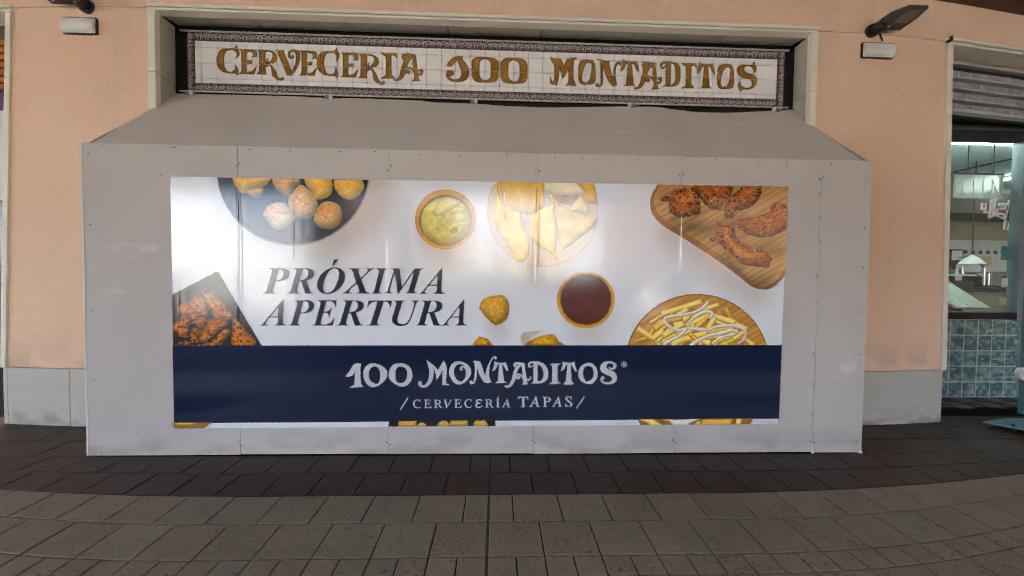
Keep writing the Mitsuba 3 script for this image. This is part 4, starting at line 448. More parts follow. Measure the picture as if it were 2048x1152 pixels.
def food_c(p, n, uv):
    i = dr.floor(uv.x); sh, ed = (uv.x - i - 0.04) / 0.92, uv.y
    A, B = mi.Color3f(0.5), mi.Color3f(0.5); fq, kd, ct, rm, gr = mi.Float(10), mi.Float(0), mi.Float(1), mi.Float(0), mi.Float(0)
    for k, nm in enumerate(PNAME):
        a, b, f, kind, c, r, g = PAL[nm]; h = dr.abs(i - k) < 0.5
        A = dr.select(h, mi.Color3f(lin(*a, K)), A); B = dr.select(h, mi.Color3f(lin(*b, K)), B)
        fq, kd, ct, rm = dr.select(h, mi.Float(f), fq), dr.select(h, mi.Float(kind), kd), dr.select(h, mi.Float(c), ct), dr.select(h, mi.Float(r), rm); gr = dr.select(h, mi.Float(g), gr)
    x, z = p.x * fq, p.z * fq
    cl = fbm(x, 2.0, z, 4)
    wr = 1 - 2 * dr.abs(fbm(x * 0.8, 7.0, z * 0.8, 4) - 0.5) * 1.8
    v1, v2, vr = voronoi(p.x * 62, p.z * 62)
    fl = dr.clip((v2 - v1) * 1.9, 0, 1) * (0.45 + 0.55 * vr)
    q, w = (p.x + 0.6 * p.z), (p.z - 0.6 * p.x)
    wd = noise(q * 3.5 + 2 * noise(q * 2, 1.0, w * 5), 5.0, w * 42)
    t = dr.select(kd < 0.5, cl, dr.select(kd < 1.5, wr, dr.select(kd < 2.5, fl, wd)))
    t = dr.clip(0.5 + (t - 0.5) * ct * 1.7 + gr * (0.62 - sh) * 1.6, 0, 1)
    shade = (1 - rm * (1 - smoothstep(0.0, 0.75, ed))) * (1 + (sh - 0.72) * dr.minimum(1.0, dr.abs(gr) * 1.2 + dr.select(rm > 0, 0.35, 0.0)))
    bd = dr.abs(kd - 3) < 0.5
    ws = dr.maximum(dr.maximum(cap(p, 4.79, 1.93, 5.12, 1.90, 0.05, 0.09), cap(p, 5.13, 1.91, 5.33, 1.98, 0.05, 0.09)), dr.maximum(cap(p, 5.20, 1.68, 5.33, 1.50, 0.05, 0.10), cap(p, 5.33, 1.50, 5.56, 1.44, 0.04, 0.10)))
    ws = dr.maximum(ws, dr.maximum(cap(p, 5.20, 1.80, 5.33, 1.74, 0.05, 0.10), cap(p, 5.33, 1.72, 5.62, 1.74, 0.05, 0.10)))
    shade = shade * dr.select(bd, 1 - 0.62 * ws, 1.0)
    pep = dr.select((kd > 0.5) & (kd < 1.5), smoothstep(0.80, 0.88, noise(p.x * 95, 3.0, p.z * 95)) * 0.18, 0.0)
    hl = dr.select((kd > 0.5) & (kd < 1.5), smoothstep(0.80, 0.97, wr) * smoothstep(0.45, 0.62, noise(p.x * 21, 8.0, p.z * 21)) * 0.55, 0.0)
    return mix(mix(B, A, t) * shade * (1 - pep), mi.Color3f(0.85, 0.50, 0.22), hl)
mat('vinyl_food', mikit.proc(food_c), **VINYL)

mat('shutter_grey', mikit.proc(lambda p, n, uv: mix((0.29, 0.295, 0.31), (0.34, 0.345, 0.36), cell_rand(dr.floor(uv.x * 1000), 4)) * (0.8 + 0.4 * fbm(p.x * 14, p.y * 14, p.z * 14, 3))), 0.7, 0.3)
mat('ledge_grey', (0.46, 0.45, 0.44), 0.6, 0.3)
mat('head_dark', (0.022, 0.020, 0.021), 0.5, 0.4)
mat('lintel_grey', (0.095, 0.09, 0.088), 0.6, 0.3)
scene['window_pane'] = {'type': 'thindielectric', 'int_ior': 1.5}
mat('alu_teal', mikit.proc(lambda p, n, uv: mix((0.16, 0.21, 0.24), (0.22, 0.28, 0.31), fbm(p.x * 3, p.y * 3, p.z * 3, 3))), 0.4, 0.5)
mat('stand_teal', mikit.proc(lambda p, n, uv: mix((0.085, 0.20, 0.235), (0.11, 0.245, 0.28), fbm(p.x * 6, p.y * 6, p.z * 2, 3))), 0.45, 0.5)
mat('mortar_white', (0.62, 0.62, 0.60), 0.8, 0.3)
def gb_b(p, n, uv): return fbm(p.x * 22, p.y * 22, p.z * 22, 3)
mat('glass_block', mikit.proc(lambda p, n, uv: mix(mix((0.085, 0.195, 0.205), (0.25, 0.43, 0.42), smoothstep(0.35, 0.75, fbm(p.x * 18, 4.0, p.z * 14, 4))), mi.Color3f(0.5, 0.58, 0.56), smoothstep(0.74, 0.86, noise(p.x * 20, 2.0, p.z * 30)) * 0.6)), 0.12, 0.6, bump=gb_b, bscale=0.012, eps=2e-3, clearcoat=0.6)
mat('room_white', mikit.proc(lambda p, n, uv: mi.Color3f(0.62, 0.68, 0.63) * (1 - 0.25 * smoothstep(0.02, 0.01, dr.minimum(dr.abs(p.x / 0.2 - dr.floor(p.x / 0.2) - 0.5), dr.abs(p.z / 0.2 - dr.floor(p.z / 0.2) - 0.5))))), 0.4, 0.4)
mat('room_ceiling', (0.62, 0.72, 0.69), 0.8, 0.3)
mat('room_bulkhead', (0.065, 0.07, 0.058), 0.7, 0.3)
mat('room_olive', (0.36, 0.37, 0.25), 0.7, 0.3)
mat('room_floor', (0.10, 0.10, 0.09), 0.6, 0.3)
mat('blue_tile', (0.030, 0.045, 0.075), 0.3, 0.5)
mat('chrome', (0.62, 0.64, 0.64), 0.22, 0.5, metallic=1.0)
mat('dark_metal', (0.035, 0.035, 0.038), 0.4, 0.5)
mat('olive_counter', (0.24, 0.24, 0.16), 0.6, 0.3)
mat('card_cream', mikit.proc(lambda p, n, uv: mix((0.50, 0.48, 0.34), (0.56, 0.50, 0.26), noise(p.x * 30, p.y * 30, p.z * 30))), 0.6, 0.3)
mat('card_teal', (0.05, 0.26, 0.30), 0.5, 0.4)
mat('menu_print', mikit.proc(lambda p, n, uv: mix((0.33, 0.36, 0.31), (0.10, 0.11, 0.10), smoothstep(0.5, 0.6, noise(uv.x * 9, 1.0, 0.0)) * smoothstep(0.45, 0.6, noise(uv.x * 60, dr.floor(uv.y * 14), 2.0)) * (dr.abs(uv.y * 14 - dr.floor(uv.y * 14) - 0.5) < 0.25))), 0.5, 0.4)
mat('acrylic', (0.58, 0.62, 0.58), 0.2, 0.5, spec_trans=0.72)
mat('neon_white', (0.78, 0.78, 0.84), 0.3, 0.5)
mat('neon_red', (0.34, 0.05, 0.055), 0.3, 0.5)
mat('blind_orange', mikit.proc(lambda p, n, uv: mix(lin(190, 120, 44), lin(160, 92, 30), noise(p.x * 4, p.y * 4, p.z * 90))), 0.5, 0.4)
mat('purple_panel', (0.09, 0.025, 0.11), 0.4, 0.5)
mat('check_white', (0.09, 0.087, 0.08), 0.4, 0.4)
mat('check_black', (0.018, 0.018, 0.020), 0.4, 0.4)
mat('pier_plaster', mikit.proc(lambda p, n, uv: mix((0.42, 0.33, 0.27), (0.47, 0.37, 0.3), fbm(p.x, p.y, p.z, 3))), 0.9, 0.2)
mat('far_render', mikit.proc(lambda p, n, uv: mix((0.13, 0.075, 0.05), (0.19, 0.11, 0.075), fbm(p.x * 0.5, p.y * 0.5, p.z * 0.5, 3))), 0.9, 0.2)
mat('far_cream', mikit.proc(lambda p, n, uv: mix((0.60, 0.53, 0.44), (0.66, 0.58, 0.48), fbm(p.x * 0.5, p.y * 0.5, p.z * 0.5, 3))), 0.9, 0.2)
mat('hedge_leaf', mikit.proc(lambda p, n, uv: mix((0.030, 0.062, 0.018), (0.055, 0.095, 0.030), cell_rand(p.x * 12, p.y * 12, p.z * 12))), 0.6, 0.4)
mat('far_glass', (0.03, 0.035, 0.04), 0.1, 0.5)

# ---------------------------------------------------------------- ground
k = thing('plaza_ground', kind='structure')
shape(k, box(-150, 150, -150, 60, -0.20, -0.035), 'plaza_paving')
pave = thing('pavement', kind='structure')
shape(pave, box(-14, 20, -9.2, 6.5, -0.16, -0.012), 'paving_joint')
def course(x, y):
    a = np.maximum(0, np.abs(np.asarray(x, float) - 3.24) - 1.5); a = np.minimum(a, 3.2)
    return y + np.maximum(0.0, 0.018 + 0.055 * (-y - 0.31)) * a * a
tid = 0
def paver(name, x0, x1, y0, y1, m, j=0.0075, ch=0.005):
    global tid
    tid += 1
    dz = rng.uniform(-0.0012, 0.0012); tilt = rng.uniform(-0.001, 0.001)
    xs = np.array([x0 + j / 2, x1 - j / 2, x1 - j / 2, x0 + j / 2]); ys = np.array([y0 + j / 2, y0 + j / 2, y1 - j / 2, y1 - j / 2])
    cx, cy = xs.mean(), ys.mean(); xi, yi = xs + np.sign(cx - xs) * ch, ys + np.sign(cy - ys) * ch
    zt = dz + tilt * np.array([1, -1, 1, -1]) * 0.5
    lv = [np.stack([xs, course(xs, ys), xs * 0 - 0.03], 1), np.stack([xs, course(xs, ys), zt - ch * 0.6], 1), np.stack([xi, course(xi, yi), zt], 1)]
    v = np.concatenate(lv); f = []
    for a in (0, 4):
        for i in range(4):
            q = (i + 1) % 4; f += [[a + i, a + q, a + 4 + q], [a + i, a + 4 + q, a + 4 + i]]
    f += [[8, 9, 10], [8, 10, 11]]
    part(pave, name, trimesh.Trimesh(v, f, process=False), m, uv=np.stack([np.full(12, (tid * 7 + 0.5) / 1000), np.zeros(12)], 1))
PX, MID = 0.306, 3.24
def row(name, y0, y1, w, m, x0, x1, half=False, skip=None, gap=0.007):
    for side in (-1, 1):
        e = MID + side * gap / 2; first = half
        while x0 < e < x1:
            ww = w / 2 if first else w; first = False
            a, b = (e, e + ww) if side > 0 else (e - ww, e)
            if not (skip and a > skip[0] and b < skip[1]): paver(name, a, b, y0, y1, m)
            e += side * ww
Y = -0.62
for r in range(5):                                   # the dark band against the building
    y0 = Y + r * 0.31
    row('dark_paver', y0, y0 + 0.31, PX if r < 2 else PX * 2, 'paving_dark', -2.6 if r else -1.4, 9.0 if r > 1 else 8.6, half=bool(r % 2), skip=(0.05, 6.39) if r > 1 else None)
yy = Y; lim = [(-0.4, 8.0), (0.0, 7.6), (0.3, 7.3), (0.6, 6.9)]
for r, (d, w, hf) in enumerate([(0.31, PX, True), (0.31, PX, False), (0.15, PX / 2, False), (0.31, PX, True)]):
    row('paver', yy - d, yy, w, 'paving_beige', lim[r][0], lim[r][1], half=hf); yy -= d
m = []
for r in range(4):                                  # the same courses going on under and behind the viewer: one part
    for i in range(30):
        x = -1.3 + i * 0.31; m.append(box(x, x + 0.306, yy - 0.31 * r - 0.306, yy - 0.31 * r, -0.03, 0.0))
part(pave, 'far_pavers', join(*m), 'paving_beige', uv=np.zeros((len(m) * 8, 2)) + 0.0105, kind='stuff')
part(pave, 'movement_joint', box(MID - 0.0045, MID + 0.0045, -2.6, -0.001, -0.03, -0.003), 'joint_rubber')
m = box(0, 1, 0, 1, 0, 1)
for i in range(9):
    for q in range(2):
        x = 8.55 + i * 0.2 + (q % 2) * 0.1
        part(pave, 'check_tile', box(x + .002, x + .198, 1.22 + q * 0.2 + .002, 1.22 + q * 0.2 + .198, -0.02, 0.004, 0.002), 'check_white' if (i + q) % 2 else 'check_black')

# ---------------------------------------------------------------- the shop building
bld = thing('shop_building', 'peach rendered shop building with pale stone plinth around a boarded up shopfront', 'building')
part(bld, 'wall', strip(-1.475, 0.0, 0.555, 3.952, 0, 0.3, x0t=-1.302), 'render_peach')
part(bld, 'wall', strip(6.43, 7.985, 0.555, 3.952, 0, 0.3, x1t=7.865), 'render_peach')
part(bld, 'upper_wall', strip(-7.0, 7.047, 3.958, 4.75, 0.001, 0.004), 'render_peach')
part(bld, 'upper_wall', strip(7.051, 14.0, 3.958, 4.75, 0.001, 0.004), 'render_peach')
part(bld, 'side_wall', box(-7.4, -6.4, 2.2, 7.0, 0, 4.75), 'render_peach')
for a, b in ((-1.49, -1.448), (-1.442, -0.801), (-0.795, 0.12), (6.31, 7.995)):
    part(bld, 'plinth_stone', strip(a, b, 0.0, 0.55, -0.014, 0.3), 'plinth_stone')
# surround of the sign recess
part(bld, 'surround_fascia', strip(-0.004, 6.434, 3.958, 3.988, -0.024, 0.1, n=1), 'trim_stone')
part(bld, 'surround_fascia', strip(-0.004, 6.434, 3.931, 3.950, -0.016, 0.1, n=1), 'trim_stone')
part(bld, 'surround_gap', strip(0.0, 6.43, 3.9502, 3.9578, 0.006, 0.05, n=1), 'head_dark')
for s, x0, x1 in ((0, -0.002, 0.062), (1, 6.368, 6.432)):
    for z0, z1 in ((0.0, 3.359), (3.368, 3.930)):
        part(bld, 'surround_jamb', strip(x0, x1, z0, z1, -0.012, 0.06, n=1), 'trim_stone')
        b = [(x1, 0.66, z0), (x1, 0.66, z1), (x1 - .057, 0.958, z1 + .03 * (z1 > 3.5)), (x1 - .057, 0.958, z0)] if s == 0 else [(x0, 0.66, z0), (x0, 0.66, z1), (x0 + .057, 0.958, z1 + .03 * (z1 > 3.5)), (x0 + .057, 0.958, z0)]
        dx = -0.04 if s == 0 else 0.04
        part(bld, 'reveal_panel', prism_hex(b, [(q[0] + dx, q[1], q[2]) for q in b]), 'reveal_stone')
sx = [0.04, 0.868, 1.809, 2.762, 3.705, 4.655, 5.587, 6.39]
for a, b in zip(sx[:-1], sx[1:]):
    q = [(a + .005, 0.66, 3.932), (b - .005, 0.66, 3.932), (b - .005, 0.958, 3.975), (a + .005, 0.958, 3.975)]
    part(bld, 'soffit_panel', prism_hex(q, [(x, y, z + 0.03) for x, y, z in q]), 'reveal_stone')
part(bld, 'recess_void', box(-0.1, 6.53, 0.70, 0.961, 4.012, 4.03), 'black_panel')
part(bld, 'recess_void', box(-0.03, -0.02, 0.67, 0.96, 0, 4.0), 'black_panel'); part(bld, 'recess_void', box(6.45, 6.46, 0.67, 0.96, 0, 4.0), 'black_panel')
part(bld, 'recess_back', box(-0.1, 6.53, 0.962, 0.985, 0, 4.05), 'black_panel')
# ---------------------------------------------------------------- canopy over the walkway
cano = thing('arcade_canopy', 'dark red brown timber canopy ceiling above the wall, at the top right corner', 'canopy')
for i in range(44):
    y = 3.0 - i * 0.25
    if y < -7.4: break
    part(cano, 'ceiling_board', box(-13.5, 19.5, y - 0.244, y, 4.35 + 0.0006 * (i % 3), 4.38), 'dark_timber')
part(cano, 'upper_storey', box(-13.6, 19.6, -7.6, 8.0, 4.76, 9.5), 'pier_plaster')
part(cano, 'eave_beam', box(-13.6, 19.6, -7.75, -7.5, 3.60, 4.77), 'dark_timber')
# ---------------------------------------------------------------- walk piers and the far side, behind the viewer
for x, w in ((-9.4, 'leftmost of five'), (-1.2, 'second from the left'), (0.6, 'in the middle'), (8.2, 'second from the right'), (15.4, 'rightmost of five')):
    pr = thing('arcade_pier', f'rendered square pier on the outer edge of the walkway, {w}', 'pier', group='piers along the canopy edge')
    part(pr, 'shaft', box(x - .4, x + .4, -7.95, -7.25, 0.45, 3.599, 0.02), 'pier_plaster'); part(pr, 'base', box(x - .45, x + .45, -8.0, -7.2, -0.01, 0.449, 0.02), 'cast_stone')
def hedge(x0, x1, y0, y1, label):
    t = thing('hedge', label, 'hedge', group='clipped hedges along the walkway edge')
    part(t, 'trough', box(x0, x1, y0, y1, -0.02, .42, .02), 'cast_stone')
    n = int((x1 - x0) * 2600); r = np.random.default_rng(int(x0 * 10) + 999)
    c = np.stack([r.uniform(x0 + .04, x1 - .04, n), r.uniform(y0 + .03, y1 - .03, n), .43 + .98 * r.uniform(0, 1, n) ** .7 + r.normal(0, .02, n)], 1)
    d = r.normal(size=(n, 3)); d /= np.linalg.norm(d, axis=1, keepdims=True); e = np.cross(d, r.normal(size=(n, 3))); e /= np.linalg.norm(e, axis=1, keepdims=True)
    L, W2 = .055, .024; v = np.stack([c - d * L, c + e * W2, c + d * L, c - e * W2], 1).reshape(-1, 3); i = np.arange(n) * 4
    part(t, 'leaves', trimesh.Trimesh(v, np.concatenate([np.stack([i, i + 1, i + 2], 1), np.stack([i, i + 2, i + 3], 1)]), process=False), 'hedge_leaf', kind='stuff')
hedge(-13, -6.0, -9.2, -8.5, 'long clipped hedge in a stone trough left of the walkway exit'); hedge(-2.6, 7.6, -9.2, -8.5, 'long clipped hedge in a stone trough behind the viewer'); hedge(8.8, 17.0, -9.2, -8.5, 'long clipped hedge in a stone trough at the right end of the walkway')
ew = thing('end_wall', 'plain rendered wall closing the walkway on the right', 'wall'); shape(ew, box(17.5, 17.8, -7.4, 3.2, -0.01, 4.34), 'pier_plaster')
for nm, lb, x0, x1, h, mt in (('opposite_building', 'low dark brick building across the plaza', -15.0, -1.4, 8.5, 'far_render'), ('opposite_building', 'single storey cream pavilion across the plaza', -1.0, 9.5, 4.1, 'far_cream'), ('opposite_building', 'taller dark brick building across the plaza', 15.6, 44.0, 12.0, 'far_render')):
    fb = thing(nm, lb, 'building'); part(fb, 'wall', box(x0, x1, -46, -36, -0.04, h), mt)
    for i in range(int((x1 - x0) / 3)):
        for q in range(int(h / 4)): part(fb, 'window', box(x0 + .8 + i * 3, x0 + 2.2 + i * 3, -36.02, -35.95, 1.0 + q * 3.6, 3.0 + q * 3.6), 'far_glass')
# ---------------------------------------------------------------- hoarding
hd = thing('plasterboard_hoarding', 'grey plasterboard hoarding box with sloping top that boards up the shopfront', 'hoarding')
hx = [0.0, 1.2, 2.4, 3.6, 4.8, 6.0, 6.44]
tops = [2.499, 2.501, 2.498, 2.5, 2.497, 2.501]
for i, (a, b) in enumerate(zip(hx[:-1], hx[1:])):
    o = [0.0, .0016, .0004, .002, .0006, .0014][i]; w = [(-.0003, .0002), (.0012, -.0006), (-.0008, .0006), (.0004, .001), (-.0009, .0005), (.0006, -.0006)][i]
    x0, x1 = a + .0016, b - .0016
    zb = [.007, .012, .009, .005, .011, .008][i]; fr = [(x0 + w[0], o, zb), (x1 - w[0], o + .0005, zb + w[1] * 3), (x1 + w[1], o, tops[i]), (x0 - w[1], o, tops[i])]
    part(hd, 'front_board', prism_hex(fr, [(x, y + .0125, z) for x, y, z in fr]), 'plasterboard')
RX0, RX1 = (0.062, 0.012), (6.372, 6.42)        # ends of the sloping top: at the front edge, at the back
def roof_back(x):
    return np.interp(x, [0, .645, 1.245, 1.547, 1.749, 2.437, 2.525, 2.54, 3.082, 3.342, 3.708, 4.235, 4.659, 4.98, 5.034, 5.357, 5.682, 6.062, 6.445],
                     [3.295, 3.298, 3.30, 3.288, 3.298, 3.292, 3.294, 3.279, 3.274, 3.260, 3.255, 3.274, 3.290, 3.294, 3.280, 3.252, 3.250, 3.276, 3.307])
cuts = [0.0, 0.384, 0.788, 1.0]
for c0, c1 in zip(cuts[:-1], cuts[1:]):
    NU, NV = 40, 14; s = np.linspace(c0 + .00008, c1 - .00008, NU + 1); t = np.linspace(0, 1, NV + 1)
    S, Tt = np.meshgrid(s, t, indexing='ij')
    X = (RX0[0] + (RX0[1] - RX0[0]) * Tt) * (1 - S) + (RX1[0] + (RX1[1] - RX1[0]) * Tt) * S
    Yv = .012 + (.948 - .012) * Tt; zb = roof_back(X); Z = 2.497 + (3.285 - 2.497) * Tt + (zb - 3.285) * Tt ** 4
    Z = Z + .004 * np.sin(X * 2.1 + 1) * np.sin(Tt * math.pi) - .006 * np.sin(Tt * math.pi)
    top = np.stack([X, Yv, Z], -1).reshape(-1, 3); v = np.concatenate([top, top + [0, .006, -.007]])
    i, j = np.meshgrid(np.arange(NU), np.arange(NV), indexing='ij'); A = (i * (NV + 1) + j).ravel(); B = A + NV + 1; n0 = len(top)
    f = [np.stack([A, B, B + 1], 1), np.stack([A, B + 1, A + 1], 1), np.stack([A + n0, B + 1 + n0, B + n0], 1), np.stack([A + n0, A + 1 + n0, B + 1 + n0], 1)]
    e = np.arange(NU) * (NV + 1)
    for q in (e, e + NV): f += [np.stack([q, q + NV + 1, q + NV + 1 + n0], 1), np.stack([q, q + NV + 1 + n0, q + n0], 1)]
    part(hd, 'sloping_board', trimesh.Trimesh(v, np.concatenate(f), process=False), 'plasterboard', smooth=40)
for x in (0.0135, 6.4265):
    g = Polygon([(.0135, .004), (.62, .004), (.62, 2.985), (.0135, 2.49)])
    m = trimesh.creation.extrude_polygon(g, .0125, engine='earcut'); v = np.array(m.vertices); v = np.stack([v[:, 2] + x - .006, v[:, 0], v[:, 1]], 1)
    part(hd, 'side_board', trimesh.Trimesh(v, m.faces, process=False), 'plasterboard')
# raw cut edge down the left corner
zs = np.linspace(0.006, 2.497, 40); wv = .0065 + .0025 * np.sin(zs * 5) + rng.uniform(-.0012, .0012, 40)
part(hd, 'cut_edge', sheet(Polygon(np.concatenate([np.stack([zs * 0 - .003, zs], 1), np.stack([wv, zs], 1)[::-1]])), -.0006, .003), 'gypsum_edge')
for x, w in ((6.0, .022), (6.425, .036)):
    q = [(x - w * .5, .002), (x + w * .6, .001), (x + w * .15, .03), (x + w * .05, .075), (x - w * .1, .04)]
    part(hd, 'torn_corner', sheet(Polygon(q), -.002, .004), 'gypsum_edge')
sc = [(0.055, 2.42), (0.06, 1.86), (0.06, 1.18), (0.065, .62), (0.05, .03), (0.11, .03), (.16, 2.485), (.70, 2.48), (.72, 2.48), (.61, 2.26)]
for s in hx[1:6]:
    for z in (2.36, 2.33, .105, .085): sc.append((s + (.016 if z in (2.36, .085) else -.018), z + rng.uniform(-.01, .02)))
for x in np.arange(1.32, 6.3, .34): sc.append((x + rng.uniform(-.1, .1), 2.475 + rng.uniform(-.012, .01)))
for z in (2.33, 2.22, 2.02, 1.82, 1.52, 1.30, 1.15, .86, .60, .34): sc.append((6.0 + rng.choice([-.014, .014]), z))
for z in (2.43, 1.94, 1.60, 1.22, .86, .10): sc.append((6.39, z))
ms = []
for x, z in sc:
    c = cyl([x, -.0016, z], [x, .004, z], .005, 8); ms.append(c)
part(hd, 'screw_heads', join(*ms), 'screw_black', kind='stuff')
# ---------------------------------------------------------------- poster on the hoarding
po = thing('opening_poster', 'glossy wide poster of snacks and a dark blue band, stuck on the hoarding', 'poster')
P4 = Polygon([(.680, 2.249), (5.712, 2.270), (5.688, .256), (.690, .227)])
PT = Polygon([(.680, 2.249), (5.712, 2.270), (5.6965, .934), (.6845, .902)])
part(po, 'printed_sheet', sheet(P4, -.003, .0015), 'vinyl_white')
lay = -.0053
PTO = union_all([PT.exterior, P4.exterior]).buffer(.008)
def printed(pal, g, y):
    """a flat printed thing; its uv carries how the photographed thing was lit and how near its outline is"""
    m = sheet(g, y); r = ROUND.get(pal, 0); idx = PNAME.index(pal)
    if not r: return m, np.tile([[idx + .04 + .92 * .72, 1.0]], (len(m.vertices), 1))
    v, f = trimesh.remesh.subdivide_to_size(m.vertices, m.faces, max_edge=max(.018, r * .35)); m = trimesh.Trimesh(v, f, process=False)
    bd = g.boundary.difference(PTO); x, z = v[:, 0], v[:, 2]; e = r * .12
    if bd.is_empty: return m, np.tile([[idx + .04 + .92 * .72, 1.0]], (len(v), 1))
    D = lambda dx, dz: np.clip(shapely.distance(shapely.points(x + dx, z + dz), bd) / r, 0, 1) * np.where(shapely.contains_xy(g, x + dx, z + dz) | (dx == dz == 0), 1, -1)
    H = lambda d: np.where(d > 0, np.sqrt(np.maximum(0, 1 - (1 - d) ** 2)), d) * r * .9
    gx_, gz_ = (H(D(e, 0)) - H(D(-e, 0))) / (2 * e), (H(D(0, e)) - H(D(0, -e))) / (2 * e)
    nn = np.stack([-gx_, -gz_, np.ones_like(gx_)], 1); nn /= np.linalg.norm(nn, axis=1, keepdims=True)
    s = np.clip(nn @ np.array([-.36, .56, .745]), 0, 1)
    return m, np.stack([idx + .04 + .92 * s, D(0, 0)], 1)
for nme, pal, s in FOOD:
    m, uv_ = printed(pal, dec(s), lay); lay -= .00005
    part(po, 'printed_' + nme, m, 'vinyl_food', uv=uv_)
lay = -.0105
part(po, 'blue_band', sheet(Polygon([(.6845, .902), (5.6965, .934), (5.691, .304), (.687, .272)]), lay), 'vinyl_navy')
for s in SLOGAN: part(po, 'slogan_letter', sheet(dec(s), lay - .0005), 'vinyl_navy')
for s in LOGO: part(po, 'logo_letter', sheet(dec(s), lay - .0006), 'vinyl_silver')
for s in TAPAS: part(po, 'tagline_letter', sheet(dec(s), lay - .0006), 'vinyl_silver')
# cuts in the vinyl where it bridges a joint
part(po, 'slit', sheet(sbox(1.6395, 1.60, 1.6420, 2.10), lay - .0008), 'screw_black')
# ---------------------------------------------------------------- tiled sign
sg = thing('tiled_sign', 'long white tiled sign with a patterned border and golden letters above the hoarding', 'sign')
part(sg, 'backing', box(.143, 6.301, .936, .955, 3.323, 3.897), 'grout')
gx = [.218] + [.431 - .15 + .15 * i for i in range(0, 40)] + [6.222]
gx = [x for x in gx if x <= 6.13] + [6.222]
gz = [3.398, 3.447, 3.599, 3.750, 3.817]
J = .0022
for i in range(len(gx) - 1):
    for q in range(4):
        d = rng.uniform(-.0006, .0006)
        m = box(gx[i] + J, gx[i + 1] - J, .928 + d, .9365, gz[q] + J, gz[q + 1] - J, .0012)
        part(sg, 'white_tile', m, 'white_glaze', uv=np.full((len(m.vertices), 2), (i * 4 + q + .5) / 1000))
def border(x0, x1, z0, z1, ua, va):
    m = box(x0 + J, x1 - J, .9265, .9365, z0 + J, z1 - J); v = np.array(m.vertices)
    part(sg, 'border_tile', m, 'border_glaze', uv=np.stack([ua(v), va(v)], 1))
for i in range(len(gx) - 1):
    a, b = gx[i], gx[i + 1]
    border(a, b, 3.819, 3.894, lambda v: v[:, 0] / .15, lambda v: (3.894 - v[:, 2]) / .075)
    border(a, b, 3.326, 3.396, lambda v: v[:, 0] / .15, lambda v: (v[:, 2] - 3.326) / .070)
zz = [3.326, 3.468, 3.61, 3.752, 3.894]
for q in range(4):
    border(.146, .216, zz[q], zz[q + 1], lambda v: v[:, 2] / .15, lambda v: (v[:, 0] - .146) / .07)
    border(6.224, 6.298, zz[q], zz[q + 1], lambda v: v[:, 2] / .15, lambda v: (6.298 - v[:, 0]) / .07)
cut = union_all([sbox(x - .0016, 3.3, x + .0016, 3.9) for x in gx] + [sbox(0, z - .0018, 7, z + .0018) for z in gz])
GL = {k2: dec(s) for k2, s in GLYPH.items()}
for ch, x, z in SIGN_TEXT:
    g = affinity.translate(GL[ch], x, z)
    L = part(sg, 'letter', sheet(g.buffer(.0015).difference(cut), .9262), 'letter_brown')
    part(L, 'cream_halo', sheet(g.buffer(.0065).difference(g.buffer(.001)).difference(cut), .9266), 'letter_cream')
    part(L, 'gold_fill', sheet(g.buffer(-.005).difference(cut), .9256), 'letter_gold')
part(sg, 'steel_rail', box(.085, 6.335, .905, .925, 3.8975, 3.908, .001), 'brushed_steel')
part(sg, 'steel_rail', box(.075, 6.345, .905, .925, 3.3035, 3.3135, .001), 'brushed_steel')
for i, x in enumerate((.17, 1.545, 3.02, 4.69, 6.235)):
    b = part(sg, 'clip', box(x - .035, x + .035, .90, .958, 3.275, 3.303, .002), 'grey_clip')
    part(b, 'screw_cap', box(x + (.012 if i < 3 else -.06), x + (.036 if i < 3 else -.036), .893, .92, 3.262, 3.304, .003), 'clear_plastic')
# ---------------------------------------------------------------- wall lights
def wall_light(x0, x1, z0, z1, label, sticker):
    t = thing('emergency_light', label, 'wall light'); xc = (x0 + x1) / 2; y = float(wall_y(xc))
    part(t, 'housing', box(x0, x1, y - .030, y, z0, z1, .004), 'lamp_body')
    n = 10; a = np.linspace(0, 1, n); zc = z0 + .005 + (z1 - z0 - .012) * a; yc = y - .029 - .034 * np.sin(a * math.pi) ** .8
    g = Polygon(list(zip(zc, yc)) + [(zc[-1], y - .02), (zc[0], y - .02)])
    m = trimesh.creation.extrude_polygon(g, x1 - x0 - .016, engine='earcut'); v = np.array(m.vertices)
    part(t, 'diffuser', trimesh.Trimesh(np.stack([v[:, 2] + x0 + .007, v[:, 1], v[:, 0]], 1), m.faces, process=False), 'lamp_diffuser', smooth=35)
    if sticker: part(t, 'sticker', box(x1 - .085, x1 - .035, y - .0575, y - .050, z0 + .028, z0 + .046), 'white_paint')
wall_light(-.765, -.462, 3.690, 3.842, 'white bulkhead emergency light on the wall left of the sign', True)
wall_light(6.885, 7.210, 3.708, 3.858, 'white bulkhead emergency light below the floodlight right of the sign', False)
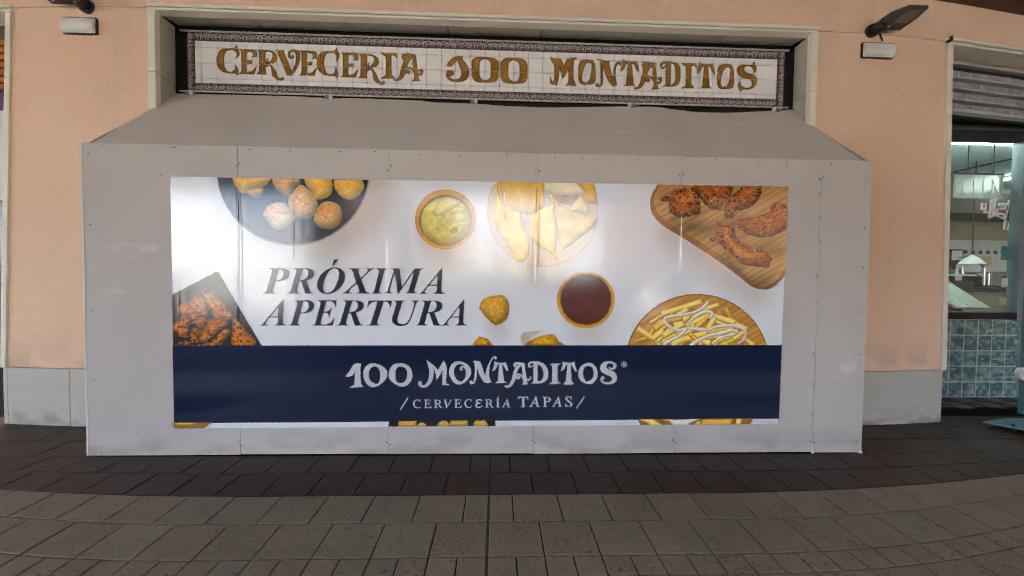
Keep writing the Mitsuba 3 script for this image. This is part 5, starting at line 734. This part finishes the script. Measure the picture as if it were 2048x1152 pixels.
def floodlight(x, z, dx, label):
    y = float(wall_y(x)); t = thing('floodlight', label, 'floodlight')
    part(t, 'wall_plate', cyl([x, y + .002, z], [x, y - .03, z], .062, 20), 'lamp_body', smooth=40)
    s = trimesh.creation.icosphere(subdivisions=2, radius=.050); s.apply_translation([x + .005, y - .075, z]); part(t, 'knuckle', join(s, cyl([x, y - .02, z], [x, y - .08, z], .03, 12)), 'lamp_body', smooth=40)
    c, s_ = x + dx, 0.16
    W = .105; pr = [(c - W, y - .06), (c + W, y - .06), (c + W * 1.1, y - .20), (c + W * .85, y - .345), (c - W * .85, y - .345), (c - W * 1.1, y - .20)]
    def lift(yv): return z - .012 + (y - yv) * .13
    b = [(a, q, lift(q) - .012) for a, q in pr]; tp = [(a, q, lift(q) + h) for (a, q), h in zip(pr, (.085, .085, .06, .012, .012, .06))]
    m = trimesh.convex.convex_hull(np.array(b + tp)); part(t, 'head', m, 'flood_body')
    part(t, 'arm', tube([(x + dx * .15, y - .075, z), (c, y - .09, lift(y - .09))], .018), 'lamp_body', smooth=40)
    q = [(c - W * .7, y - .16), (c + W * .7, y - .16), (c + W * .62, y - .325), (c - W * .62, y - .325)]
    part(t, 'glass', prism_hex([(a, w, lift(w) - .0155) for a, w in q], [(a, w, lift(w) - .010) for a, w in q]), 'flood_glass')
    part(t, 'bolt', cyl([c - W * .5, y - .11, lift(y - .11) - .02], [c - W * .5, y - .11, lift(y - .11) - .008], .010, 8), 'brushed_steel')
part('emergency_light_001', 'cable', tube([(7.02, .60, 3.93), (7.05, .615, 3.89), (7.052, .60, 3.855)], .008, 6), 'lamp_body', smooth=40)
floodlight(6.985, 3.975, .135, 'dark flat floodlight on the wall above the right emergency light')
floodlight(-.555, 3.945, -.15, 'dark floodlight above the left emergency light, cut off by the top edge')
# ---------------------------------------------------------------- left shop window, at the edge of the photo
lw = thing('left_shop_window', 'shop window with orange slat blind and stone frame at the far left edge', 'window')
for z0, z1 in ((0.55, 3.30), (3.306, 3.905)):
    f = lambda z: -1.485 + .183 * z / 3.95
    part(lw, 'stone_jamb', strip(f(z0) - .054, f(z0), z0, z1, -.02, .2, n=1, x0t=f(z1) - .054, x1t=f(z1)), 'trim_stone')
part(lw, 'stone_head', strip(-5.0, -1.29, 3.908, 3.930, -.03, .2), 'trim_stone'); part(lw, 'stone_head', strip(-5.0, -1.27, 3.938, 3.957, -.045, .2), 'trim_stone')
part(lw, 'head_panel', box(-5.0, -1.32, 1.02, 1.06, 3.80, 3.95), 'lintel_grey')
for i in range(7): part(lw, 'blind_slat', box(-4.6, -1.38, .98, 1.05, 3.742 - i * .073, 3.795 - i * .073, .004), 'blind_orange')
part(lw, 'dark_backing', box(-5.0, -1.32, 1.10, 1.14, 2.0, 3.80), 'head_dark'); part(lw, 'purple_strip', box(-4.6, -1.45, 1.0, 1.05, 3.10, 3.285), 'purple_panel'); part(lw, 'white_panel', box(-4.6, -1.45, 1.0, 1.05, 2.2, 3.098), 'white_paint'); part(lw, 'pane', box(-4.6, -1.45, 1.02, 1.05, .5, 2.198), 'far_glass')
# ---------------------------------------------------------------- right shopfront
rw = thing('right_shopfront', 'recessed cafe shopfront with grey tiled shutter box and glass block wall at the right edge', 'shopfront')
f = lambda z: 7.99 - .12 * z / 3.95
for z0, z1 in ((0.552, 1.93), (1.936, 3.21), (3.216, 3.915)):
    part(rw, 'stone_jamb', strip(f(z0), f(z0) + .066, z0, z1, -.02, .22, n=1, x0t=f(z1), x1t=f(z1) + .066), 'trim_stone')
part(rw, 'stone_head', strip(7.86, 11.0, 3.917, 3.938, -.03, .22), 'trim_stone'); part(rw, 'stone_head', strip(7.835, 11.0, 3.946, 3.970, -.05, .22), 'trim_stone')
part(rw, 'end_cap', strip(7.84, 7.862, 3.925, 3.972, -.07, .05, n=1), 'head_dark')
part(rw, 'soffit', prism_hex([(7.9, .95, 3.955), (11, 1.6, 3.955), (11, 2.4, 3.955), (7.9, 1.3, 3.955)], [(7.9, .95, 3.98), (11, 1.6, 3.98), (11, 2.4, 3.98), (7.9, 1.3, 3.98)]), 'lintel_grey')
o = .27
part(rw, 'top_rail', strip(8.0, 10.6, 3.905, 3.950, o - .03, .2), 'ledge_grey'); part(rw, 'shadow_gap', strip(8.0, 10.6, 3.868, 3.904, o + .03, .2), 'head_dark')
zr = [3.865, 3.748, 3.628, 3.508, 3.415]
for r in range(4):
    z1, z0 = zr[r], zr[r + 1]
    for i in range(36):
        x = 8.06 + i * .0565 + rng.uniform(-.0015, .0015)
        if x > 10.0: break
        m = strip(x + .002, x + .0525, z0 + .004 + rng.uniform(-.006, .006), z1 - .018, o + rng.uniform(0, .005), .05, n=1)
        part(rw, 'shutter_tile', m, 'shutter_grey', uv=np.full((len(m.vertices), 2), (r * 40 + i + .5) / 1000))
    if r < 3: part(rw, 'ledge', strip(8.0, 10.6, z0 - .006, z0 + .007, o - .05, .1), 'ledge_grey')
part(rw, 'shutter_backing', strip(8.0, 10.6, 3.40, 3.868, o + .045, .1), 'head_dark')
part(rw, 'bottom_rail', strip(8.0, 10.6, 3.385, 3.418, o - .03, .08), 'ledge_grey')
part(rw, 'underside', box(8.0, 11.5, 1.30, 1.60, 3.46, 3.50), 'head_dark'); part(rw, 'lintel', box(8.0, 11.5, 1.60, 1.70, 3.385, 3.495), 'lintel_grey'); part(rw, 'head_rail', box(8.0, 11.5, 1.59, 1.70, 3.265, 3.383), 'head_dark')
part(rw, 'window_pane', sheet(sbox(8.1, 1.10, 9.868, 3.263), 1.645), 'window_pane')
part(rw, 'mullion', box(9.872, 9.955, 1.57, 1.70, 1.0, 3.263, .004), 'alu_teal'); part(rw, 'side_panel', box(9.957, 11.5, 1.62, 1.68, 0, 3.263), 'alu_teal')
part(rw, 'sill', box(8.1, 9.87, 1.56, 1.75, 1.012, 1.098, .004), 'head_dark')
part(rw, 'mortar', box(8.15, 9.99, 1.6205, 1.70, .0, 1.011), 'mortar_white')
for i in range(9):
    for q in range(5):
        x = 8.323 + i * .1855; z = 1.006 - (q + 1) * .2005
        part(rw, 'glass_block', box(x + .007, x + .1785, 1.617, 1.66, z + .007, z + .193, .003), 'glass_block')
part(rw, 'reveal', box(7.98, 8.06, .95, 1.70, 0, 3.95), 'pier_plaster')
# interior of the cafe
cr = thing('cafe_room', 'pale green lit cafe interior with tiled back wall seen through the right window', 'room')
part(cr, 'ceiling', box(8.0, 16.5, 1.70, 5.2, 3.42, 3.46), 'room_ceiling'); part(cr, 'back_wall', box(8.0, 16.5, 5.0, 5.1, 0, 2.36), 'room_white')
part(cr, 'olive_band', box(8.0, 16.5, 4.97, 5.1, 2.361, 2.76), 'room_olive'); part(cr, 'bulkhead', box(8.0, 16.5, 4.0, 5.1, 2.762, 3.12), 'room_bulkhead')
part(cr, 'side_wall', box(16.5, 16.6, 1.7, 5.1, 0, 3.45), 'room_white'); part(cr, 'side_wall', box(7.9, 7.99, 1.7, 5.1, 0, 3.45), 'room_white'); part(cr, 'floor', box(8.0, 16.5, 1.70, 5.0, -.05, .006), 'room_floor')
part(cr, 'upper_wall', box(8.0, 16.5, 4.9, 5.0, 3.121, 3.42), 'room_ceiling')
for z in (2.07, 1.30):
    for i in range(22): part(cr, 'blue_tile', box(12.2 + i * .165, 12.27 + i * .165, 4.985, 5.002, z, z + .075), 'blue_tile')
part(cr, 'ceiling_beam', box(11.29, 11.32, 1.71, 4.9, 3.40, 3.421), 'room_bulkhead')
for x0, x1, y0, y1, w in ((8.4, 11.0, 1.95, 2.05, 'just inside the window head'), (12.55, 12.65, 2.2, 4.5, 'running back from the window'), (9.2, 9.3, 2.6, 4.5, 'over the left end of the counter')):
    sl = thing('strip_light', 'lit white strip light on the cafe ceiling, ' + w, 'ceiling light', group='strip lights on the cafe ceiling')
    part(sl, 'housing', box(x0, x1, y0, y1, 3.38, 3.418), 'white_paint')
    part(sl, 'tube', box(x0 + .01, x1 - .01, y0 + .01, y1 - .01, 3.355, 3.379), 'white_paint', emitter={'type': 'area', 'radiance': {'type': 'rgb', 'value': [LAMP * .80, LAMP * 1.0, LAMP * .92]}})
ct = thing('cafe_counter', 'olive cafe counter behind the window', 'counter'); part(ct, 'front', box(10.6, 15, 3.7, 4.3, .0, 1.30), 'olive_counter'); part(ct, 'worktop', box(10.55, 15.05, 3.66, 4.34, 1.301, 1.345), 'dark_metal')
mc = thing('coffee_machine', 'chrome coffee machine on the cafe counter', 'coffee machine')
part(mc, 'body', box(12.22, 12.72, 3.72, 4.2, 1.40, 1.66, .02), 'chrome'); part(mc, 'base', box(12.16, 12.78, 3.70, 4.22, 1.346, 1.399, .01), 'dark_metal'); part(mc, 'front_panel', box(12.42, 12.66, 3.705, 3.719, 1.44, 1.6), 'dark_metal'); part(mc, 'handle', tube([(12.18, 3.8, 1.42), (12.17, 3.8, 1.74), (12.08, 3.8, 1.88), (11.92, 3.8, 1.93), (11.7, 3.8, 1.93)], .025), 'chrome', smooth=40)
mc = thing('shelf_unit', 'dark shelf unit with bottles on the cafe counter, left of the coffee machine', 'shelf')
part(mc, 'frame', join(box(11.4, 12.12, 3.9, 4.3, 1.346, 1.50), box(11.4, 12.12, 4.22, 4.3, 1.5, 1.86), box(11.4, 12.12, 3.9, 4.3, 1.80, 1.86)), 'dark_metal'); part(mc, 'shelf_board', box(11.38, 12.14, 3.88, 4.2, 1.585, 1.615), 'white_paint')
for i in range(6): part(mc, 'bottle', join(cyl([11.5 + i * .11, 4.05, 1.615], [11.5 + i * .11, 4.05, 1.72], .035, 10), cyl([11.5 + i * .11, 4.05, 1.72], [11.5 + i * .11, 4.05, 1.775], .013, 8)), ['card_teal', 'white_paint', 'chrome'][i % 3], smooth=40)
sc2 = thing('wall_screen', 'small framed white screen on the cafe back wall', 'screen'); part(sc2, 'frame', box(12.83, 13.12, 4.94, 4.984, 1.90, 2.16), 'dark_metal'); part(sc2, 'display', box(12.86, 13.09, 4.93, 4.941, 1.93, 2.13), 'white_paint')
pl = thing('pendant_lamp', 'white dome pendant lamp hanging in the cafe', 'lamp')
r_, z_ = np.array([.012, .03, .09, .15, .16]), np.array([1.92, 1.90, 1.86, 1.79, 1.765]); part(pl, 'shade', trimesh.creation.revolve(np.stack([r_, z_], 1), sections=20).apply_translation([10.97, 3.0, 0]), 'white_paint', smooth=40)
part(pl, 'stem', cyl([10.97, 3.0, 1.91], [10.97, 3.0, 3.42], .008, 8), 'dark_metal')
ml = thing('menu_lectern', 'grey green menu board leaning behind the sill of the cafe window', 'menu board')
bt, tp = [(9.92, 2.3, 1.11), (10.45, 2.3, 1.11)], [(9.80, 2.75, 1.50), (10.28, 2.75, 1.50)]
m = prism_hex([bt[0], bt[1], tp[1], tp[0]], [(x, y + .03, z - .02) for x, y, z in (bt[0], bt[1], tp[1], tp[0])]); part(ml, 'board', m, 'menu_print', uv=np.array([(0, 0), (1, 0), (1, 1), (0, 1)] * 2, float)); part(ml, 'post', box(10.0, 10.25, 2.5, 2.6, .0, 1.28), 'dark_metal')
for i, (x, z, w, h, mt, lb) in enumerate([(9.80, 1.77, .115, .175, 'card_teal', 'teal card stuck on the inside of the cafe window'), (9.80, 1.19, .10, .10, 'card_cream', 'cream card with a picture low on the cafe window'), (9.81, 1.42, .08, .12, 'white_paint', 'white card stuck on the cafe window above the cream one')]):
    c = thing('window_card', lb, 'card'); shape(c, box(x - w / 2, x + w / 2, 1.66, 1.664, z, z + h), mt)
nt = thing('wall_notice', 'yellow notice on the cafe back wall', 'notice'); shape(nt, box(13.5, 13.78, 4.97, 4.984, 1.84, 2.02), 'card_cream')
nt = thing('wall_notice', 'white notice below the yellow one on the cafe back wall', 'notice'); shape(nt, box(13.58, 13.78, 4.97, 4.984, 1.58, 1.82), 'white_paint')
hs = thing('hanging_sign', 'frosted hanging sign box with unlit letters behind the cafe window', 'sign')
part(hs, 'box', box(9.17, 9.86, 1.76, 1.86, 2.575, 2.885, .004), 'acrylic'); part(hs, 'edge', join(box(9.165, 9.865, 1.755, 1.865, 2.886, 2.896), box(9.158, 9.168, 1.755, 1.865, 2.575, 2.896)), 'lintel_grey')
for x in (9.42, 9.77): part(hs, 'cord', cyl([x, 1.81, 2.89], [x, 1.81, 3.42], .006, 6), 'dark_metal')
SX, SZ = (9.86 - 9.17) / 655, (2.885 - 2.575) / 265
for ln in [[(232, 590), (245, 570), (275, 590), (262, 615), (285, 650)], [(260, 615), (262, 655)], [(365, 520), (375, 560), (408, 575)], [(408, 520), (408, 650), (392, 655)], [(490, 525), (535, 515), (530, 560), (528, 640)], [(648, 650), (648, 510), (735, 690), (740, 600)]]:
    part(hs, 'letter_tube', tube([(9.17 + (x - 160) * SX, 1.745, 2.885 - (z - 445) * SZ) for x, z in ln], .006, 6), 'neon_white')
nn = thing('neon_sign', 'unlit white and red neon tube sign hanging behind the cafe window', 'neon sign')
QX, QZ = (9.997 - 9.557) / 375, .40 / 340
def neon(pts, m, r): part(nn, 'tube', tube([(9.557 + (x - 425) * QX, 1.75, 2.556 - (z - 720) * QZ) for x, z in pts], r, 6), m)
for pts in [[(430, 770), (430, 825), (470, 825), (470, 770)], [(470, 770), (470, 860), (520, 860), (520, 760)], [(580, 725), (560, 900), (520, 920), (540, 725)], [(740, 770), (630, 770), (630, 780), (700, 785), (700, 820), (610, 825), (610, 870), (690, 880)], [(560, 880), (700, 930), (745, 735)], [(790, 735), (765, 960), (755, 1050)], [(715, 950), (705, 1040)]]: neon(pts, 'neon_white', .014)
for pts in [[(445, 780), (448, 810)], [(495, 770), (495, 840)], [(545, 730), (535, 890)], [(735, 790), (720, 800), (715, 830), (630, 845), (700, 860), (725, 900)], [(765, 740), (735, 960)], [(760, 780), (815, 780)]]: neon(pts, 'neon_red', .012)
# display stand at the right edge
ds = thing('display_stand', 'teal metal display stand with flat base and white round knob at the right edge', 'display stand')
q = [(8.275, .60), (8.70, .735), (9.5, .62), (9.4, .10), (8.80, .06)]
q = [(8.27, .60), (8.66, .70), (9.5, .70), (9.5, .02), (8.62, .10)]
m = trimesh.creation.extrude_polygon(Polygon(q), .012, engine='earcut'); m.apply_translation([0, 0, .045]); part(ds, 'base_plate', m, 'stand_teal')
for x, y in ((8.43, .47), (8.60, .22), (9.3, .3)): part(ds, 'caster', join(cyl([x - .012, y, .022], [x + .012, y, .022], .022, 12), cyl([x, y, .03], [x, y, .075], .012, 8)), 'lamp_body', smooth=40)
part(ds, 'post', box(8.985, 9.3, .80, .86, .056, 2.35, .006), 'stand_teal'); part(ds, 'knob', cyl([8.955, .83, .50], [8.955, .775, .50], .068, 24), 'white_paint', smooth=40); part(ds, 'panel', box(8.995, 9.28, .788, .7985, 1.75, 2.3), 'purple_panel')
